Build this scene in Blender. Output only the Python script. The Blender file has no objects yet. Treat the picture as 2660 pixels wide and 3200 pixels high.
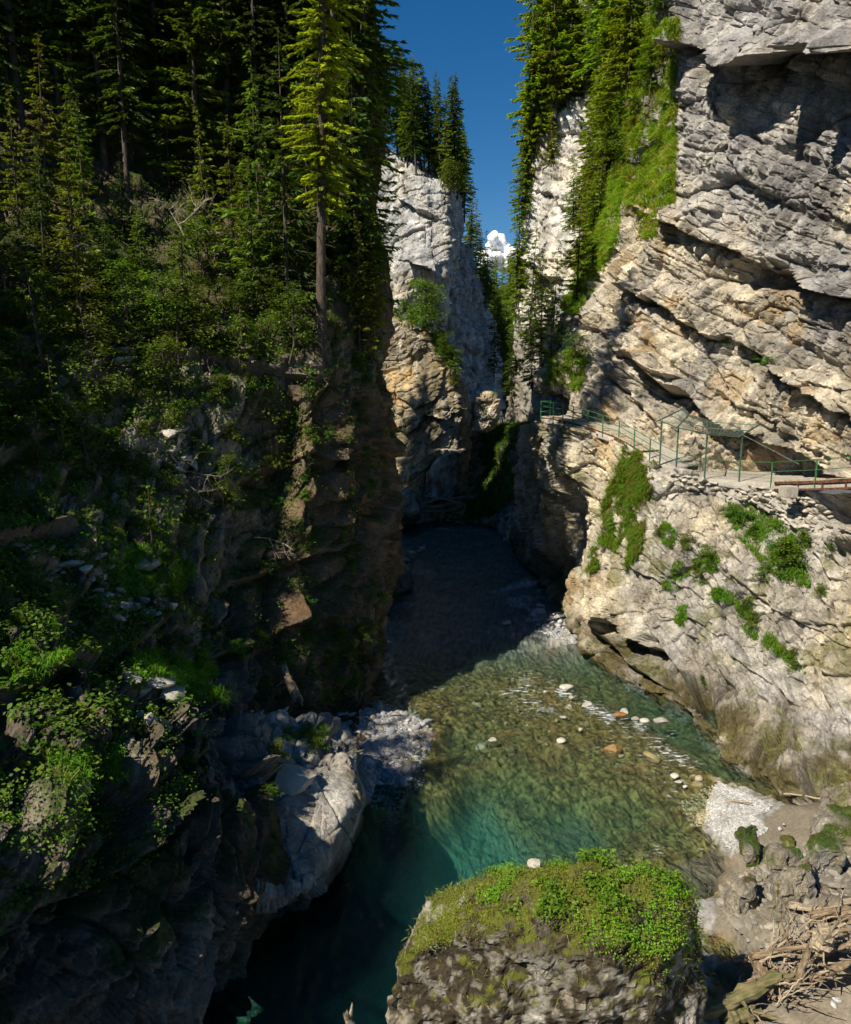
import bpy, bmesh, math, random
import numpy as np
from mathutils import Vector, Matrix

# ------------------------------------------------------------------ camera, sky, sun, exposure
scene = bpy.context.scene
col = scene.collection
CAM = np.array([0.0, 0.0, 17.0]); PITCH = math.radians(10.2); F = 2489.0     # focal length in photo pixels (2660 x 3200)
cam_data = bpy.data.cameras.new('camera'); cam = bpy.data.objects.new('camera', cam_data); col.objects.link(cam)
cam.location = CAM; cam.rotation_euler = (math.pi/2 - PITCH, 0, 0)
cam_data.sensor_fit = 'VERTICAL'; cam_data.sensor_height = 36.0; cam_data.lens = 28.0
cam_data.clip_start = 0.1; cam_data.clip_end = 20000
scene.camera = cam

SUN = np.array([-0.50, -0.46, 0.74]); SUN = SUN/np.linalg.norm(SUN)
world = bpy.data.worlds.new('World'); scene.world = world; world.use_nodes = True
nt = world.node_tree; bg = nt.nodes['Background']
sky = nt.nodes.new('ShaderNodeTexSky'); sky.sky_type = 'NISHITA'; sky.sun_disc = False
sky.sun_elevation = math.asin(SUN[2]); sky.sun_rotation = math.atan2(SUN[0], SUN[1])
sky.altitude = 900; sky.air_density = 1.0; sky.dust_density = 0.25; sky.ozone_density = 4.0
hsv = nt.nodes.new('ShaderNodeHueSaturation'); hsv.inputs['Saturation'].default_value = 1.34
nt.links.new(sky.outputs[0], hsv.inputs['Color']); nt.links.new(hsv.outputs[0], bg.inputs[0]); bg.inputs[1].default_value = 0.056
sd = bpy.data.lights.new('sun', 'SUN'); sd.energy = 5.0; sd.angle = math.radians(0.5); sd.color = (1.0, 0.92, 0.78)
so = bpy.data.objects.new('sun', sd); col.objects.link(so)
so.rotation_euler = Vector(SUN).to_track_quat('Z', 'Y').to_euler(); so.location = (0, 0, 120)
vs = scene.view_settings; vs.view_transform = 'Standard'; vs.look = 'None'; vs.exposure = 0.62; vs.gamma = 1.0; vs.use_curve_mapping = False
cy = scene.cycles; cy.max_bounces = 4; cy.diffuse_bounces = 2; cy.glossy_bounces = 2; cy.transmission_bounces = 2; cy.transparent_max_bounces = 8; cy.volume_bounces = 0; cy.use_adaptive_sampling = True; cy.adaptive_threshold = .03

# ------------------------------------------------------------------ helpers: pixels, noise, meshes
FWD = np.array([0, math.cos(PITCH), -math.sin(PITCH)]); UP = np.array([0, math.sin(PITCH), math.cos(PITCH)]); RT = np.array([1.0, 0, 0])
def ray(px, py): return FWD + RT*((px-1330)/F) + UP*((1600-py)/F)
def PIX(px, py, Y):
    d = ray(px, py); return CAM + d*(Y/d[1])
def PZ(px, py, z):
    d = ray(px, py); return CAM + d*((z-CAM[2])/d[2])
def PT(c):                       # (px, py, Y) or (px, py, 'z', z)
    return PZ(c[0], c[1], c[3]) if len(c) == 4 else PIX(*c)
def proj(P):
    v = P-CAM; dep = v@FWD; dep = np.where(np.abs(dep) < .1, .1, dep)
    return 1330+F*(v@RT)/dep, 1600-F*(v@UP)/dep

rng = np.random.default_rng(11); random.seed(11)
PERM = np.tile(rng.permutation(256), 4).astype(np.int32)
GR = rng.normal(size=(256, 3)); GR = (GR/np.linalg.norm(GR, axis=1)[:, None]).astype(np.float32)
RV = rng.random((256, 6)).astype(np.float32)
def hsh(i, j, k): return PERM[PERM[PERM[i & 255]+(j & 255)]+(k & 255)]
VF = (rng.random(64**3, dtype=np.float32)*2-1)
def par(fn, p):                  # small chunks stay in cache
    p = np.asarray(p, np.float32)
    if len(p) < 8192: return fn(p)
    r = [fn(p[i:i+8192]) for i in range(0, len(p), 8192)]
    return tuple(np.concatenate(q) for q in zip(*r)) if isinstance(r[0], tuple) else np.concatenate(r)
def pn(p): return par(pn_, p)
def pn_(p):
    fl = np.floor(p); f = p-fl; i = fl.astype(np.int32) & 63; j = (i+1) & 63; u = f*f*(3-2*f)
    x0 = i[:, 0] << 12; x1 = j[:, 0] << 12; y0 = i[:, 1] << 6; y1 = j[:, 1] << 6; z0 = i[:, 2]; z1 = j[:, 2]; t = VF.take
    def l(q):
        v = t(q+z0); return v+(t(q+z1)-v)*u[:, 2]
    A = l(x0+y0); B = l(x0+y1); C = l(x1+y0); D = l(x1+y1)
    A += (B-A)*u[:, 1]; C += (D-C)*u[:, 1]; return A+(C-A)*u[:, 0]
def fbm(p, o=4, g=.5): return par(lambda q: fbm_(q, o, g), p)
def fbm_(p, o, g):
    s = 0; a = 1.0; p = np.asarray(p, np.float32)
    for k in range(o):
        s = s+a*pn_(p+np.float32(k*17.3)); p = p*2.03; a *= g
    return s
def sst(x, a, b):
    t = np.clip((x-a)/(b-a), 0, 1); return t*t*(3-2*t)
def blocks(p): return par(blocks_, p)
def blocks_(p):                  # faceted cells: each cell its own height and tilt
    p = np.asarray(p, np.float32); b = np.floor(p-.5).astype(np.int32)
    best = np.full(len(p), 9.0, np.float32); val = np.zeros(len(p), np.float32); sec = np.full(len(p), 9.0, np.float32)
    for a in (0, 1):
        for c in (0, 1):
            for d in (0, 1):
                ii, jj, kk = b[:, 0]+a, b[:, 1]+c, b[:, 2]+d
                h = hsh(ii, jj, kk); r = RV[h]
                v = np.stack([p[:, 0]-ii-.15-.7*r[:, 0], p[:, 1]-jj-.15-.7*r[:, 1], p[:, 2]-kk-.15-.7*r[:, 2]], 1)
                dd = (v*v).sum(1); m = dd < best
                sec = np.where(m, best, np.minimum(sec, dd)); best = np.where(m, dd, best)
                val = np.where(m, (r[:, 3]-.5)+((r[:, 4]-.5)*v[:, 0]+(r[:, 5]-.5)*v[:, 1]+(r[:, 3]-.5)*v[:, 2])*.8, val)
    return val, np.sqrt(sec)-np.sqrt(best)
def inpoly(x, y, poly):
    r = np.zeros(x.shape, bool); n = len(poly)
    for i in range(n):
        x1, y1 = poly[i]; x2, y2 = poly[(i+1) % n]
        if y1 == y2: continue
        c = ((y1 > y) != (y2 > y)) & (x < (x2-x1)*(y-y1)/(y2-y1)+x1); r ^= c
    return r

def mesh_np(name, V, faces, cols=None, smooth=False):
    """faces: list of int arrays (n,3) or (n,4)"""
    V = np.asarray(V, np.float32); faces = [np.asarray(f, np.int32) for f in faces if len(f)]
    me = bpy.data.meshes.new(name); me.vertices.add(len(V)); me.vertices.foreach_set('co', V.ravel())
    idx = np.concatenate([f.ravel() for f in faces]); tot = np.concatenate([np.full(len(f), f.shape[1], np.int32) for f in faces])
    st = np.concatenate([[0], np.cumsum(tot)[:-1]]).astype(np.int32)
    me.loops.add(len(idx)); me.loops.foreach_set('vertex_index', idx)
    me.polygons.add(len(tot)); me.polygons.foreach_set('loop_start', st); me.polygons.foreach_set('loop_total', tot)
    me.update(calc_edges=True)
    me.polygons.foreach_set('use_smooth', np.full(len(tot), smooth, bool))
    if cols is not None:
        a = me.color_attributes.new('col', 'FLOAT_COLOR', 'POINT')
        a.data.foreach_set('color', np.concatenate([cols, np.ones((len(cols), 1))], 1).astype(np.float32).ravel())
    return me
def link(name, me, mat=None, parent=None, **props):
    o = bpy.data.objects.new(name, me); col.objects.link(o)
    if mat is not None and me is not None and not me.materials: me.materials.append(mat)
    if parent is not None: o.parent = parent
    for k, v in props.items(): o[k] = v
    return o
def thing(name, label, cat, loc=(0, 0, 0), group=None):
    o = bpy.data.objects.new(name, None); col.objects.link(o); o.location = loc; o.empty_display_size = .2
    o['label'] = label; o['category'] = cat
    if group: o['group'] = group
    return o
def tag(o, label, cat, group=None):
    o['label'] = label; o['category'] = cat
    if group: o['group'] = group
    return o
def copy_tree(o, parent=None):
    c = o.copy(); col.objects.link(c)
    if parent is not None: c.parent = parent
    for ch in list(o.children): copy_tree(ch, c)
    return c
used = set()
def place(proto, loc, rotz=0, scale=1, label=None, group=None, tilt=(0, 0), name=None):
    o = proto if proto.name not in used else copy_tree(proto)
    used.add(proto.name)
    if o is not proto and name is None: pass
    o.location = loc; o.rotation_euler = (tilt[0], tilt[1], rotz)
    o.scale = (scale,)*3 if np.isscalar(scale) else scale
    if label: o['label'] = label
    if group: o['group'] = group
    elif 'group' in o: del o['group']
    return o

# ------------------------------------------------------------------ materials
def nodes(name):
    m = bpy.data.materials.new(name); m.use_nodes = True; t = m.node_tree
    return m, t, t.nodes['Principled BSDF'], t.links
def N(t, kind, **kw):
    n = t.nodes.new(kind)
    for k, v in kw.items():
        if k.startswith('in_'): n.inputs[int(k[3:]) if k[3:].isdigit() else k[3:]].default_value = v
        else: setattr(n, k, v)
    return n
def rock_material(name, rough=.9, fine=9.0, bump=.35, contrast=(.72, 1.25), tint=None, spec=.15, pits=0.5):
    m, t, b, L = nodes(name)
    tc = N(t, 'ShaderNodeTexCoord'); at = N(t, 'ShaderNodeAttribute', attribute_name='col')
    n1 = N(t, 'ShaderNodeTexNoise'); n1.inputs['Scale'].default_value = fine; n1.inputs['Detail'].default_value = 4; n1.inputs['Roughness'].default_value = .65
    n2 = N(t, 'ShaderNodeTexVoronoi', feature='DISTANCE_TO_EDGE'); n2.inputs['Scale'].default_value = fine*.35
    n3 = N(t, 'ShaderNodeTexNoise'); n3.inputs['Scale'].default_value = 1.1; n3.inputs['Detail'].default_value = 2
    for n in (n1, n3): L.new(tc.outputs['Object'], n.inputs['Vector'])
    wv = N(t, 'ShaderNodeVectorMath', operation='ADD'); L.new(tc.outputs['Object'], wv.inputs[0]); L.new(n1.outputs['Color'], wv.inputs[1]); L.new(wv.outputs[0], n2.inputs['Vector'])
    mr = N(t, 'ShaderNodeMapRange'); mr.inputs[1].default_value = .3; mr.inputs[2].default_value = .7; mr.inputs[3].default_value = contrast[0]; mr.inputs[4].default_value = contrast[1]
    L.new(n1.outputs['Fac'], mr.inputs[0])
    mr3 = N(t, 'ShaderNodeMapRange'); mr3.inputs[1].default_value = .3; mr3.inputs[2].default_value = .7; mr3.inputs[3].default_value = .85; mr3.inputs[4].default_value = 1.12
    L.new(n3.outputs['Fac'], mr3.inputs[0])
    mu0 = N(t, 'ShaderNodeMath', operation='MULTIPLY'); L.new(mr.outputs[0], mu0.inputs[0]); L.new(mr3.outputs[0], mu0.inputs[1])
    mu = N(t, 'ShaderNodeVectorMath', operation='SCALE')
    if tint is None: L.new(at.outputs['Color'], mu.inputs[0])
    else: mu.inputs[0].default_value = tint
    L.new(mu0.outputs[0], mu.inputs['Scale']); L.new(mu.outputs[0], b.inputs['Base Color'])
    b.inputs['Roughness'].default_value = rough; b.inputs['Specular IOR Level'].default_value = spec
    ad = N(t, 'ShaderNodeMath', operation='MINIMUM'); ad.inputs[1].default_value = .12; L.new(n2.outputs['Distance'], ad.inputs[0])
    ad2 = N(t, 'ShaderNodeMath', operation='MULTIPLY_ADD'); L.new(ad.outputs[0], ad2.inputs[0]); ad2.inputs[1].default_value = 3.0*pits; L.new(n1.outputs['Fac'], ad2.inputs[2])
    bp = N(t, 'ShaderNodeBump'); bp.inputs['Strength'].default_value = bump; bp.inputs['Distance'].default_value = .25
    L.new(ad2.outputs[0], bp.inputs['Height']); L.new(bp.outputs[0], b.inputs['Normal'])
    return m
def leaf_material(name, trans=.35):
    m, t, b, L = nodes(name)
    at = N(t, 'ShaderNodeAttribute', attribute_name='col'); oi = N(t, 'ShaderNodeObjectInfo')
    hs = N(t, 'ShaderNodeHueSaturation')
    mh = N(t, 'ShaderNodeMapRange'); mh.inputs[3].default_value = .482; mh.inputs[4].default_value = .518; L.new(oi.outputs['Random'], mh.inputs[0]); L.new(mh.outputs[0], hs.inputs['Hue'])
    mv = N(t, 'ShaderNodeMapRange'); mv.inputs[3].default_value = .8; mv.inputs[4].default_value = 1.2; L.new(oi.outputs['Random'], mv.inputs[0]); L.new(mv.outputs[0], hs.inputs['Value'])
    L.new(at.outputs['Color'], hs.inputs['Color']); L.new(hs.outputs[0], b.inputs['Base Color'])
    b.inputs['Roughness'].default_value = .55; b.inputs['Specular IOR Level'].default_value = .25
    tr = N(t, 'ShaderNodeBsdfTranslucent'); sc = N(t, 'ShaderNodeVectorMath', operation='MULTIPLY'); sc.inputs[1].default_value = (1.5, 1.35, .5)
    L.new(hs.outputs[0], sc.inputs[0]); L.new(sc.outputs[0], tr.inputs['Color'])
    mx = N(t, 'ShaderNodeMixShader'); mx.inputs[0].default_value = trans
    L.new(b.outputs[0], mx.inputs[1]); L.new(tr.outputs[0], mx.inputs[2]); L.new(mx.outputs[0], t.nodes['Material Output'].inputs['Surface'])
    return m
def plain(name, c, rough=.6, metal=0, vary=.25, scale=6, stretch=(1, 1, 1), bump=.1, second=None):
    m, t, b, L = nodes(name)
    tc = N(t, 'ShaderNodeTexCoord'); mp = N(t, 'ShaderNodeMapping'); mp.inputs['Scale'].default_value = stretch
    n1 = N(t, 'ShaderNodeTexNoise'); n1.inputs['Scale'].default_value = scale; n1.inputs['Detail'].default_value = 6
    L.new(tc.outputs['Object'], mp.inputs[0]); L.new(mp.outputs[0], n1.inputs['Vector'])
    rp = N(t, 'ShaderNodeMix', data_type='RGBA'); c2 = second or tuple(x*(1-vary*1.6) for x in c)
    rp.inputs[6].default_value = (*c2, 1); rp.inputs[7].default_value = (*[min(1, x*(1+vary*.6)) for x in c], 1)
    mr = N(t, 'ShaderNodeMapRange'); mr.inputs[1].default_value = .35; mr.inputs[2].default_value = .65; L.new(n1.outputs['Fac'], mr.inputs[0]); L.new(mr.outputs[0], rp.inputs[0])
    L.new(rp.outputs[2], b.inputs['Base Color']); b.inputs['Roughness'].default_value = rough; b.inputs['Metallic'].default_value = metal
    bp = N(t, 'ShaderNodeBump'); bp.inputs['Strength'].default_value = bump; bp.inputs['Distance'].default_value = .05; L.new(n1.outputs['Fac'], bp.inputs['Height']); L.new(bp.outputs[0], b.inputs['Normal'])
    return m
M_rock = rock_material('limestone', fine=7, bump=.7, contrast=(.66, 1.28))
M_rockfar = rock_material('limestone_far', fine=3.0, bump=.5)
M_stone = rock_material('river_stone', fine=14, bump=.25, contrast=(.8, 1.15))
M_bed = rock_material('riverbed_gravel', fine=9, bump=.4, contrast=(.7, 1.25), pits=.8)
M_sand = rock_material('wet_sand', fine=16, bump=.1, contrast=(.85, 1.1), rough=.6, pits=.1)
M_leaf = leaf_material('leaves'); M_needle = leaf_material('needles', .38); M_grass = leaf_material('grass_blades', .4)
M_bark = plain('bark', (.085, .062, .043), .9, vary=.4, scale=5, stretch=(3, 3, .6), bump=.6)
M_dead = plain('dead_wood', (.34, .27, .19), .8, vary=.35, scale=6, stretch=(1, 1, 1), bump=.3)
M_wood = plain('weathered_planks', (.46, .38, .27), .8, vary=.3, scale=5, stretch=(1, 1, 1), bump=.15)
M_green = plain('green_paint', (.035, .16, .05), .45, vary=.25, scale=9, bump=.05)
M_dgreen = plain('dull_green_paint', (.05, .12, .08), .5, vary=.3, scale=9, bump=.05)
M_rust = plain('rusted_steel', (.15, .062, .028), .75, vary=.5, scale=8, bump=.2)
M_conc = plain('concrete', (.40, .36, .29), .9, vary=.2, scale=7, bump=.2)
M_wire = plain('steel_wire', (.22, .25, .21), .5, .3, vary=.2)
M_path = rock_material('path_gravel', fine=10, bump=.3, tint=(.36, .33, .28))
# ------------------------------------------------------------------ terrain patches (lofted surfaces with rock relief)
def herm(Pc, t, ts):            # cubic through knots t (n), values Pc (n, m, 3), samples ts
    n = len(t); m = np.zeros_like(Pc)
    for i in range(n):
        a, b = max(0, i-1), min(n-1, i+1); m[i] = (Pc[b]-Pc[a])/(t[b]-t[a])
    k = np.clip(np.searchsorted(t, ts, side='right')-1, 0, n-2); h = (t[k+1]-t[k]); u = ((ts-t[k])/h)
    u = u[:, None, None]; h = h[:, None, None]
    return (2*u**3-3*u**2+1)*Pc[k]+(u**3-2*u**2+u)*h*m[k]+(-2*u**3+3*u**2)*Pc[k+1]+(u**3-u**2)*h*m[k+1]
def loft(ctrl, ny, nx):
    C = np.array([[PT(c) for c in r] for r in ctrl]); q = np.stack(proj(C), -1)
    def knots(d): return np.concatenate([[0], np.cumsum(np.maximum(d, d.mean()*.15))])
    tu = knots(np.linalg.norm(np.diff(q, axis=1), axis=2).mean(0)); tv = knots(np.linalg.norm(np.diff(q, axis=0), axis=2).mean(1))
    A = herm(C, tv, np.linspace(0, tv[-1], ny))                      # (ny, cols, 3)
    return herm(A.transpose(1, 0, 2), tu, np.linspace(0, tu[-1], nx)).transpose(1, 0, 2)
def grid_normals(P):
    du = np.gradient(P, axis=1); dv = np.gradient(P, axis=0); n = np.cross(du, dv)
    n /= np.linalg.norm(n, axis=2, keepdims=True)+1e-9
    s = np.sign(((CAM-P)*n).sum(2).mean()); return n*s
def grid_faces(ny, nx):
    i = (np.arange(ny-1)[:, None]*nx+np.arange(nx-1)[None]).ravel()
    return np.stack([i, i+1, i+nx+1, i+nx], 1)
def smooth_n(n, k):
    for _ in range(k):
        n = (n+np.roll(n, 1, 0)+np.roll(n, -1, 0)+np.roll(n, 1, 1)+np.roll(n, -1, 1))/5
    return n/(np.linalg.norm(n, axis=2, keepdims=True)+1e-9)
class Patch: pass
PATCH = {}
def patch(name, ctrl, ny, nx, disp, colour, mat, objname=None):
    P = loft(ctrl, ny, nx); n = grid_normals(P)
    x, y = proj(P.reshape(-1, 3)); fl = P.reshape(-1, 3)
    d = disp(fl, x, y)
    if isinstance(d, tuple): d, extra = d
    else: extra = 0
    Q = fl+n.reshape(-1, 3)*d[:, None]+extra
    Q3 = Q.reshape(ny, nx, 3); n2 = grid_normals(Q3)
    p = Patch(); p.P = Q; p.N = n2.reshape(-1, 3); p.S = smooth_n(n2, 3).reshape(-1, 3); p.x, p.y = proj(Q); p.ux, p.uy = x, y; p.ny, p.nx = ny, nx
    c = colour(p)
    me = mesh_np(objname or name, Q, [grid_faces(ny, nx)], c)
    p.o = link(objname or name, me, mat, kind='structure'); PATCH[name] = p
    return p
def on(p, px, py, k=1):
    i = np.argmin((p.x-px)**2+(p.y-py)**2+((CAM-p.P)**2).sum(1)*.05); return p.P[i], p.S[i]
def frame(along, dip):           # bed frame: 'along' horizontal direction in plan, dip in radians (beds sink along 'along')
    a = np.array([along[0], along[1], 0.0]); a /= np.linalg.norm(a); z = np.array([0, 0, 1.0]); c = np.cross(z, a)
    u = a*math.cos(dip)-z*math.sin(dip); s = np.cross(u, -c); s /= np.linalg.norm(s)
    return np.stack([u, s, c])
def rock(P, fr, big=1.0, mid=.5, small=.2, tiny=.1, bed=.3, sc=1.0, warp=.45, cell=(3.4, 1.7, 3.4), bf=1.0):
    Q = P@fr.T; w = np.stack([fbm(P/(2.6*sc)+k*31, 2) for k in range(3)], 1)*warp*sc; Q = Q+w
    d = big*fbm(P/(9*sc), 3)
    b1, e1 = blocks(Q/np.array(cell)/sc); b2, e2 = blocks(Q/np.array([1.25, .62, 1.25])/sc+7); b3, e3 = blocks(Q/np.array([.5, .27, .5])/sc+19)
    d = d+mid*b1+small*b2*1.4+tiny*b3*1.5
    d = d-mid*.5*np.exp(-e1*22)-small*.5*np.exp(-e2*18)                     # joints
    s = Q[:, 1]/sc; s = s*bf; g = pn(np.stack([s*.9, Q[:, 0]*.05/sc, s*0], 1)); g2 = pn(np.stack([s*2.3+9, Q[:, 0]*.12/sc, s*0], 1))
    d = d+bed*(np.clip(np.abs(g)*3.2, 0, 1)-.8)+bed*.45*(np.clip(np.abs(g2)*3, 0, 1)-.8)   # bedding grooves
    return d+tiny*.5*fbm(P/.35, 3)
def ledges(x, y, LS, P):
    d = np.zeros(len(x)); wob = 20*fbm(P/1.7+5, 3); tn = .75+.5*fbm(P/2.2+40, 2)
    for pts, A, up, B, dn in LS:
        xs = [p[0] for p in pts]; ys = [p[1] for p in pts]
        yl = np.interp(x, xs, ys)+wob; dy = y-yl
        tap = sst(x, xs[0]-10, xs[0]+60)*(1-sst(x, xs[-1]-60, xs[-1]+10))*tn
        d = d+1.35*tap*np.where(dy < 0, A*np.exp(np.minimum(dy, 0)/up), -B*np.exp(-np.maximum(dy, 0)/dn))
    return d
def spots(x, y, SP):
    d = np.zeros(len(x))
    for cx, cy, rx, ry, a in SP: d = d+a*np.exp(-(((x-cx)/rx)**2+((y-cy)/ry)**2)**1.5)
    return d
def mix(a, b, t):
    return np.asarray(a)*(1-t[:, None])+np.asarray(b)*t[:, None]
def limestone(p, grey=(.34, .325, .31), warm=(.47, .41, .30), warmth=0.5, streak=.5, ochre=.3, moss=0.0, lichen=.35):
    P = p.P; n1 = fbm(P/3.1, 4); n2 = fbm(P/.9+50, 4); z = np.zeros(len(P)); wz = np.broadcast_to(np.asarray(warmth, float), z.shape)
    c = mix(grey, warm, np.clip(wz+.6*n1, 0, 1))
    st = fbm(P*np.array([.75, .75, .07])+90, 4); c = c*(1-streak*sst(st, .08, .5))[:, None]          # dark water streaks
    st2 = fbm(P*np.array([1.1, 1.1, .09])+140, 3); c = mix(c, np.array([.52, .49, .43]), .45*sst(st2, .15, .5))
    oc = sst(fbm(P/2.3+200, 4), .25, .55)*ochre*sst(wz, .2, .6); c = mix(c, np.array([.42, .27, .11]), oc)
    c = c*(1+.35*n2)[:, None]
    li = sst(fbm(P/.55+300, 3), .25, .5)*lichen; c = mix(c, np.array([.20, .19, .18]), li)
    if np.any(np.asarray(moss) > 0):
        mo = np.asarray(moss)*np.ones(len(P)); up = p.S[:, 2]; mm = sst(up*.6+fbm(P/1.3+400, 4)*.9+mo-.9, -.1, .35)
        c = mix(c, np.stack([.075+.03*n2, .085+.03*n1, .018+z], 1), np.clip(mm, 0, 1))
    return np.clip(c, .01, .8)

# ---- right cliff, above the walkway
FR = frame((.42, -.91), math.radians(27))
RU = [[(1780, -600, 78), (1900, -600, 70), (2020, -600, 66), (2140, -600, 60), (2400, -600, 54), (2700, -600, 47), (2980, -600, 39)],
      [(1800, -250, 77), (1900, -250, 69.5), (2020, -250, 65), (2135, -250, 59), (2400, -250, 52), (2700, -250, 45.5), (2980, -250, 37.5)],
      [(1830, 0, 76), (1920, 0, 69), (2030, 0, 64), (2130, 0, 57.5), (2400, 0, 50.5), (2700, 0, 44.5), (2980, 0, 36.5)],
      [(1880, 300, 74), (1940, 300, 67), (2020, 300, 62.5), (2115, 300, 57), (2400, 300, 50.8), (2700, 300, 44), (2980, 300, 36)],
      [(1905, 620, 70), (1930, 620, 64.5), (1990, 620, 60.5), (2090, 620, 56), (2400, 620, 49.5), (2700, 620, 43), (2980, 620, 35.5)],
      [(1850, 850, 70), (1880, 850, 62.5), (1960, 850, 59), (2080, 850, 55.2), (2400, 850, 48.8), (2700, 850, 42.4), (2980, 850, 35)],
      [(1745, 1080, 70), (1765, 1080, 61.5), (1870, 1080, 58), (2060, 1080, 54), (2390, 1080, 48), (2700, 1080, 41.6), (2980, 1080, 34.6)],
      [(1690, 1215, 69), (1700, 1215, 60.5), (1830, 1215, 57), (2040, 1230, 52.8), (2360, 1230, 47.6), (2700, 1230, 41), (2980, 1230, 34.2)],
      [(1700, 1290, 70), (1730, 1290, 60.5), (1850, 1310, 55.8), (2060, 1360, 51), (2340, 1400, 47.8), (2700, 1400, 40.6), (2980, 1390, 33.8)],
      [(1690, 1330, 70), (1730, 1340, 60), (1850, 1380, 55), (2080, 1470, 49.5), (2340, 1500, 47.2), (2700, 1530, 40), (2980, 1520, 33.4)]]
LED_RU = [([(1870, 840), (1960, 900), (2080, 962), (2260, 1065), (2390, 1112), (2480, 1170), (2560, 1235), (2900, 1370)], 1.0, 70, .7, 34),
          ([(2060, 672), (2170, 725), (2250, 760), (2400, 830), (2560, 880), (2660, 925), (3000, 1040)], 1.4, 110, .6, 45),
          ([(1770, 970), (1880, 1040), (1960, 1120), (2050, 1170), (2160, 1215)], .55, 40, .3, 22),
          ([(1980, 1130), (2140, 1240), (2240, 1300), (2340, 1350), (2480, 1420), (2640, 1490), (2900, 1560)], 1.1, 90, 1.2, 50),
          ([(1830, 1110), (1930, 1190), (2000, 1260), (2080, 1350)], .5, 40, .3, 20),
          ([(2100, 130), (2260, 150), (2420, 185), (2560, 150), (2660, 150), (3000, 120)], 2.9, 110, .7, 45),
          ([(1940, 640), (2010, 640), (2080, 700), (2160, 770)], .5, 40, .35, 22)]
def d_ru(P, x, y):
    up = sst(y, 900, 600)
    d = rock(P, FR, .9, .62, .22, .11, .36, warp=.2, cell=(6.0, 2.6, 6.0), bf=.5) + ledges(x, y, LED_RU, P)
    flute = np.abs(pn(np.stack([(P@FR[0])*1.1, (P@FR[1])*.12, P[:, 2]*0], 1)))                # narrow ribs square to the beds
    fl2 = np.abs(pn(np.stack([(P@FR[0])*2.9, (P@FR[1])*.3, P[:, 2]*0], 1))); d = d+.6*(flute-.3)+.3*(fl2-.3)
    d = d+spots(x, y, [(2420, 860, 190, 45, -1.6), (2180, 60, 40, 150, -2.2), (2130, 150, 25, 200, .9), (1730, 1270, 60, 40, -1.6), (1965, 1290, 40, 70, -.7), (2450, 1470, 150, 50, -1.2)])
    return d
def c_ru(p):
    x, y = p.x, p.y; bed = np.interp(x, [1900, 2080, 2250, 2400, 2660, 3000], [560, 660, 760, 850, 950, 1100])
    warm = sst(y-bed, -60, 60)*.75+.06; warm = warm*(1-.5*sst(x, 2350, 2660)*sst(y, 1150, 950))
    c = limestone(p, (.36, .34, .325), (.60, .52, .385), warm, .42, .5, lichen=.35)
    g = np.clip(inpoly(x, y, [(1700, -700), (2120, -700), (2135, 0), (2095, 420), (2060, 640), (1900, 700), (1780, 960), (1700, 950)])*.6, 0, 1)*sst(fbm(p.P/1.1+700, 4)+p.S[:, 2]*.5, -.1, .4)
    return mix(c, np.array([.14, .13, .05]), g)
p_ru = patch('cliff_right', RU, 620, 415, d_ru, c_ru, M_rock)

# ---- right cliff, below the walkway
RL = [[(1620, 1330, 78), (1695, 1316, 55.6), (1900, 1366, 51), (2062, 1455, 46.4), (2310, 1512, 44.9), (2548, 1530, 38.6), (2900, 1500, 32)],
      [(1610, 1500, 76), (1692, 1480, 56.5), (1905, 1560, 49.5), (2062, 1650, 44.5), (2310, 1680, 42), (2560, 1700, 37.0), (2950, 1720, 30.5)],
      [(1600, 1620, 76), (1692, 1650, 57.5), (1868, 1750, 48.8), (2050, 1830, 43), (2310, 1880, 39.2), (2590, 1930, 34.6), (3000, 1980, 29)],
      [(1600, 1690, 77), (1695, 1780, 58.5), (1835, 1940, 48.2), (2050, 2040, 41.2), (2320, 2150, 36.4), (2620, 2240, 31.6), (3050, 2350, 27)],
      [(1600, 1720, 'z', .0), (1700, 1880, 'z', 0), (1835, 2030, 'z', .0), (2060, 2190, 'z', 0), (2290, 2385, 'z', 0), (2640, 2600, 'z', .2), (3100, 2760, 'z', .4)],
      [(1605, 1800, 'z', -3), (1720, 1960, 'z', -3), (1850, 2120, 'z', -3), (2075, 2290, 'z', -3), (2310, 2500, 'z', -3), (2660, 2740, 'z', -3), (2980, 2900, 'z', -3)]]
LED_RL = [([(1840, 1900), (1960, 1960), (2080, 2050), (2160, 2150), (2210, 2230)], .6, 60, .9, 45),
          ([(1850, 1960), (1960, 2060), (2060, 2130)], .5, 40, .8, 30),
          ([(1900, 1700), (2050, 1820), (2200, 1960), (2330, 2080), (2500, 2200)], .25, 50, .15, 20),
          ([(2080, 1650), (2220, 1760), (2420, 1900), (2640, 2010)], .25, 50, .15, 20)]
FRL = frame((.42, -.91), math.radians(33))
def d_rl(P, x, y):
    d = rock(P, FRL, .8, .46, .24, .11, .32, warp=.25, bf=.6)+ledges(x, y, LED_RL, P)
    return d+spots(x, y, [(2195, 2200, 26, 60, -3.2), (1760, 1640, 60, 130, -2.2), (1690, 1800, 50, 60, -2.), (2590, 1590, 85, 55, -2.6), (2640, 1660, 75, 50, 1.2), (1880, 1990, 30, 26, -1.2), (2040, 2010, 26, 22, -1.0), (2535, 2480, 25, 70, -1.3), (2480, 2400, 40, 70, .6), (1810, 1480, 45, 70, .8)])
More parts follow.
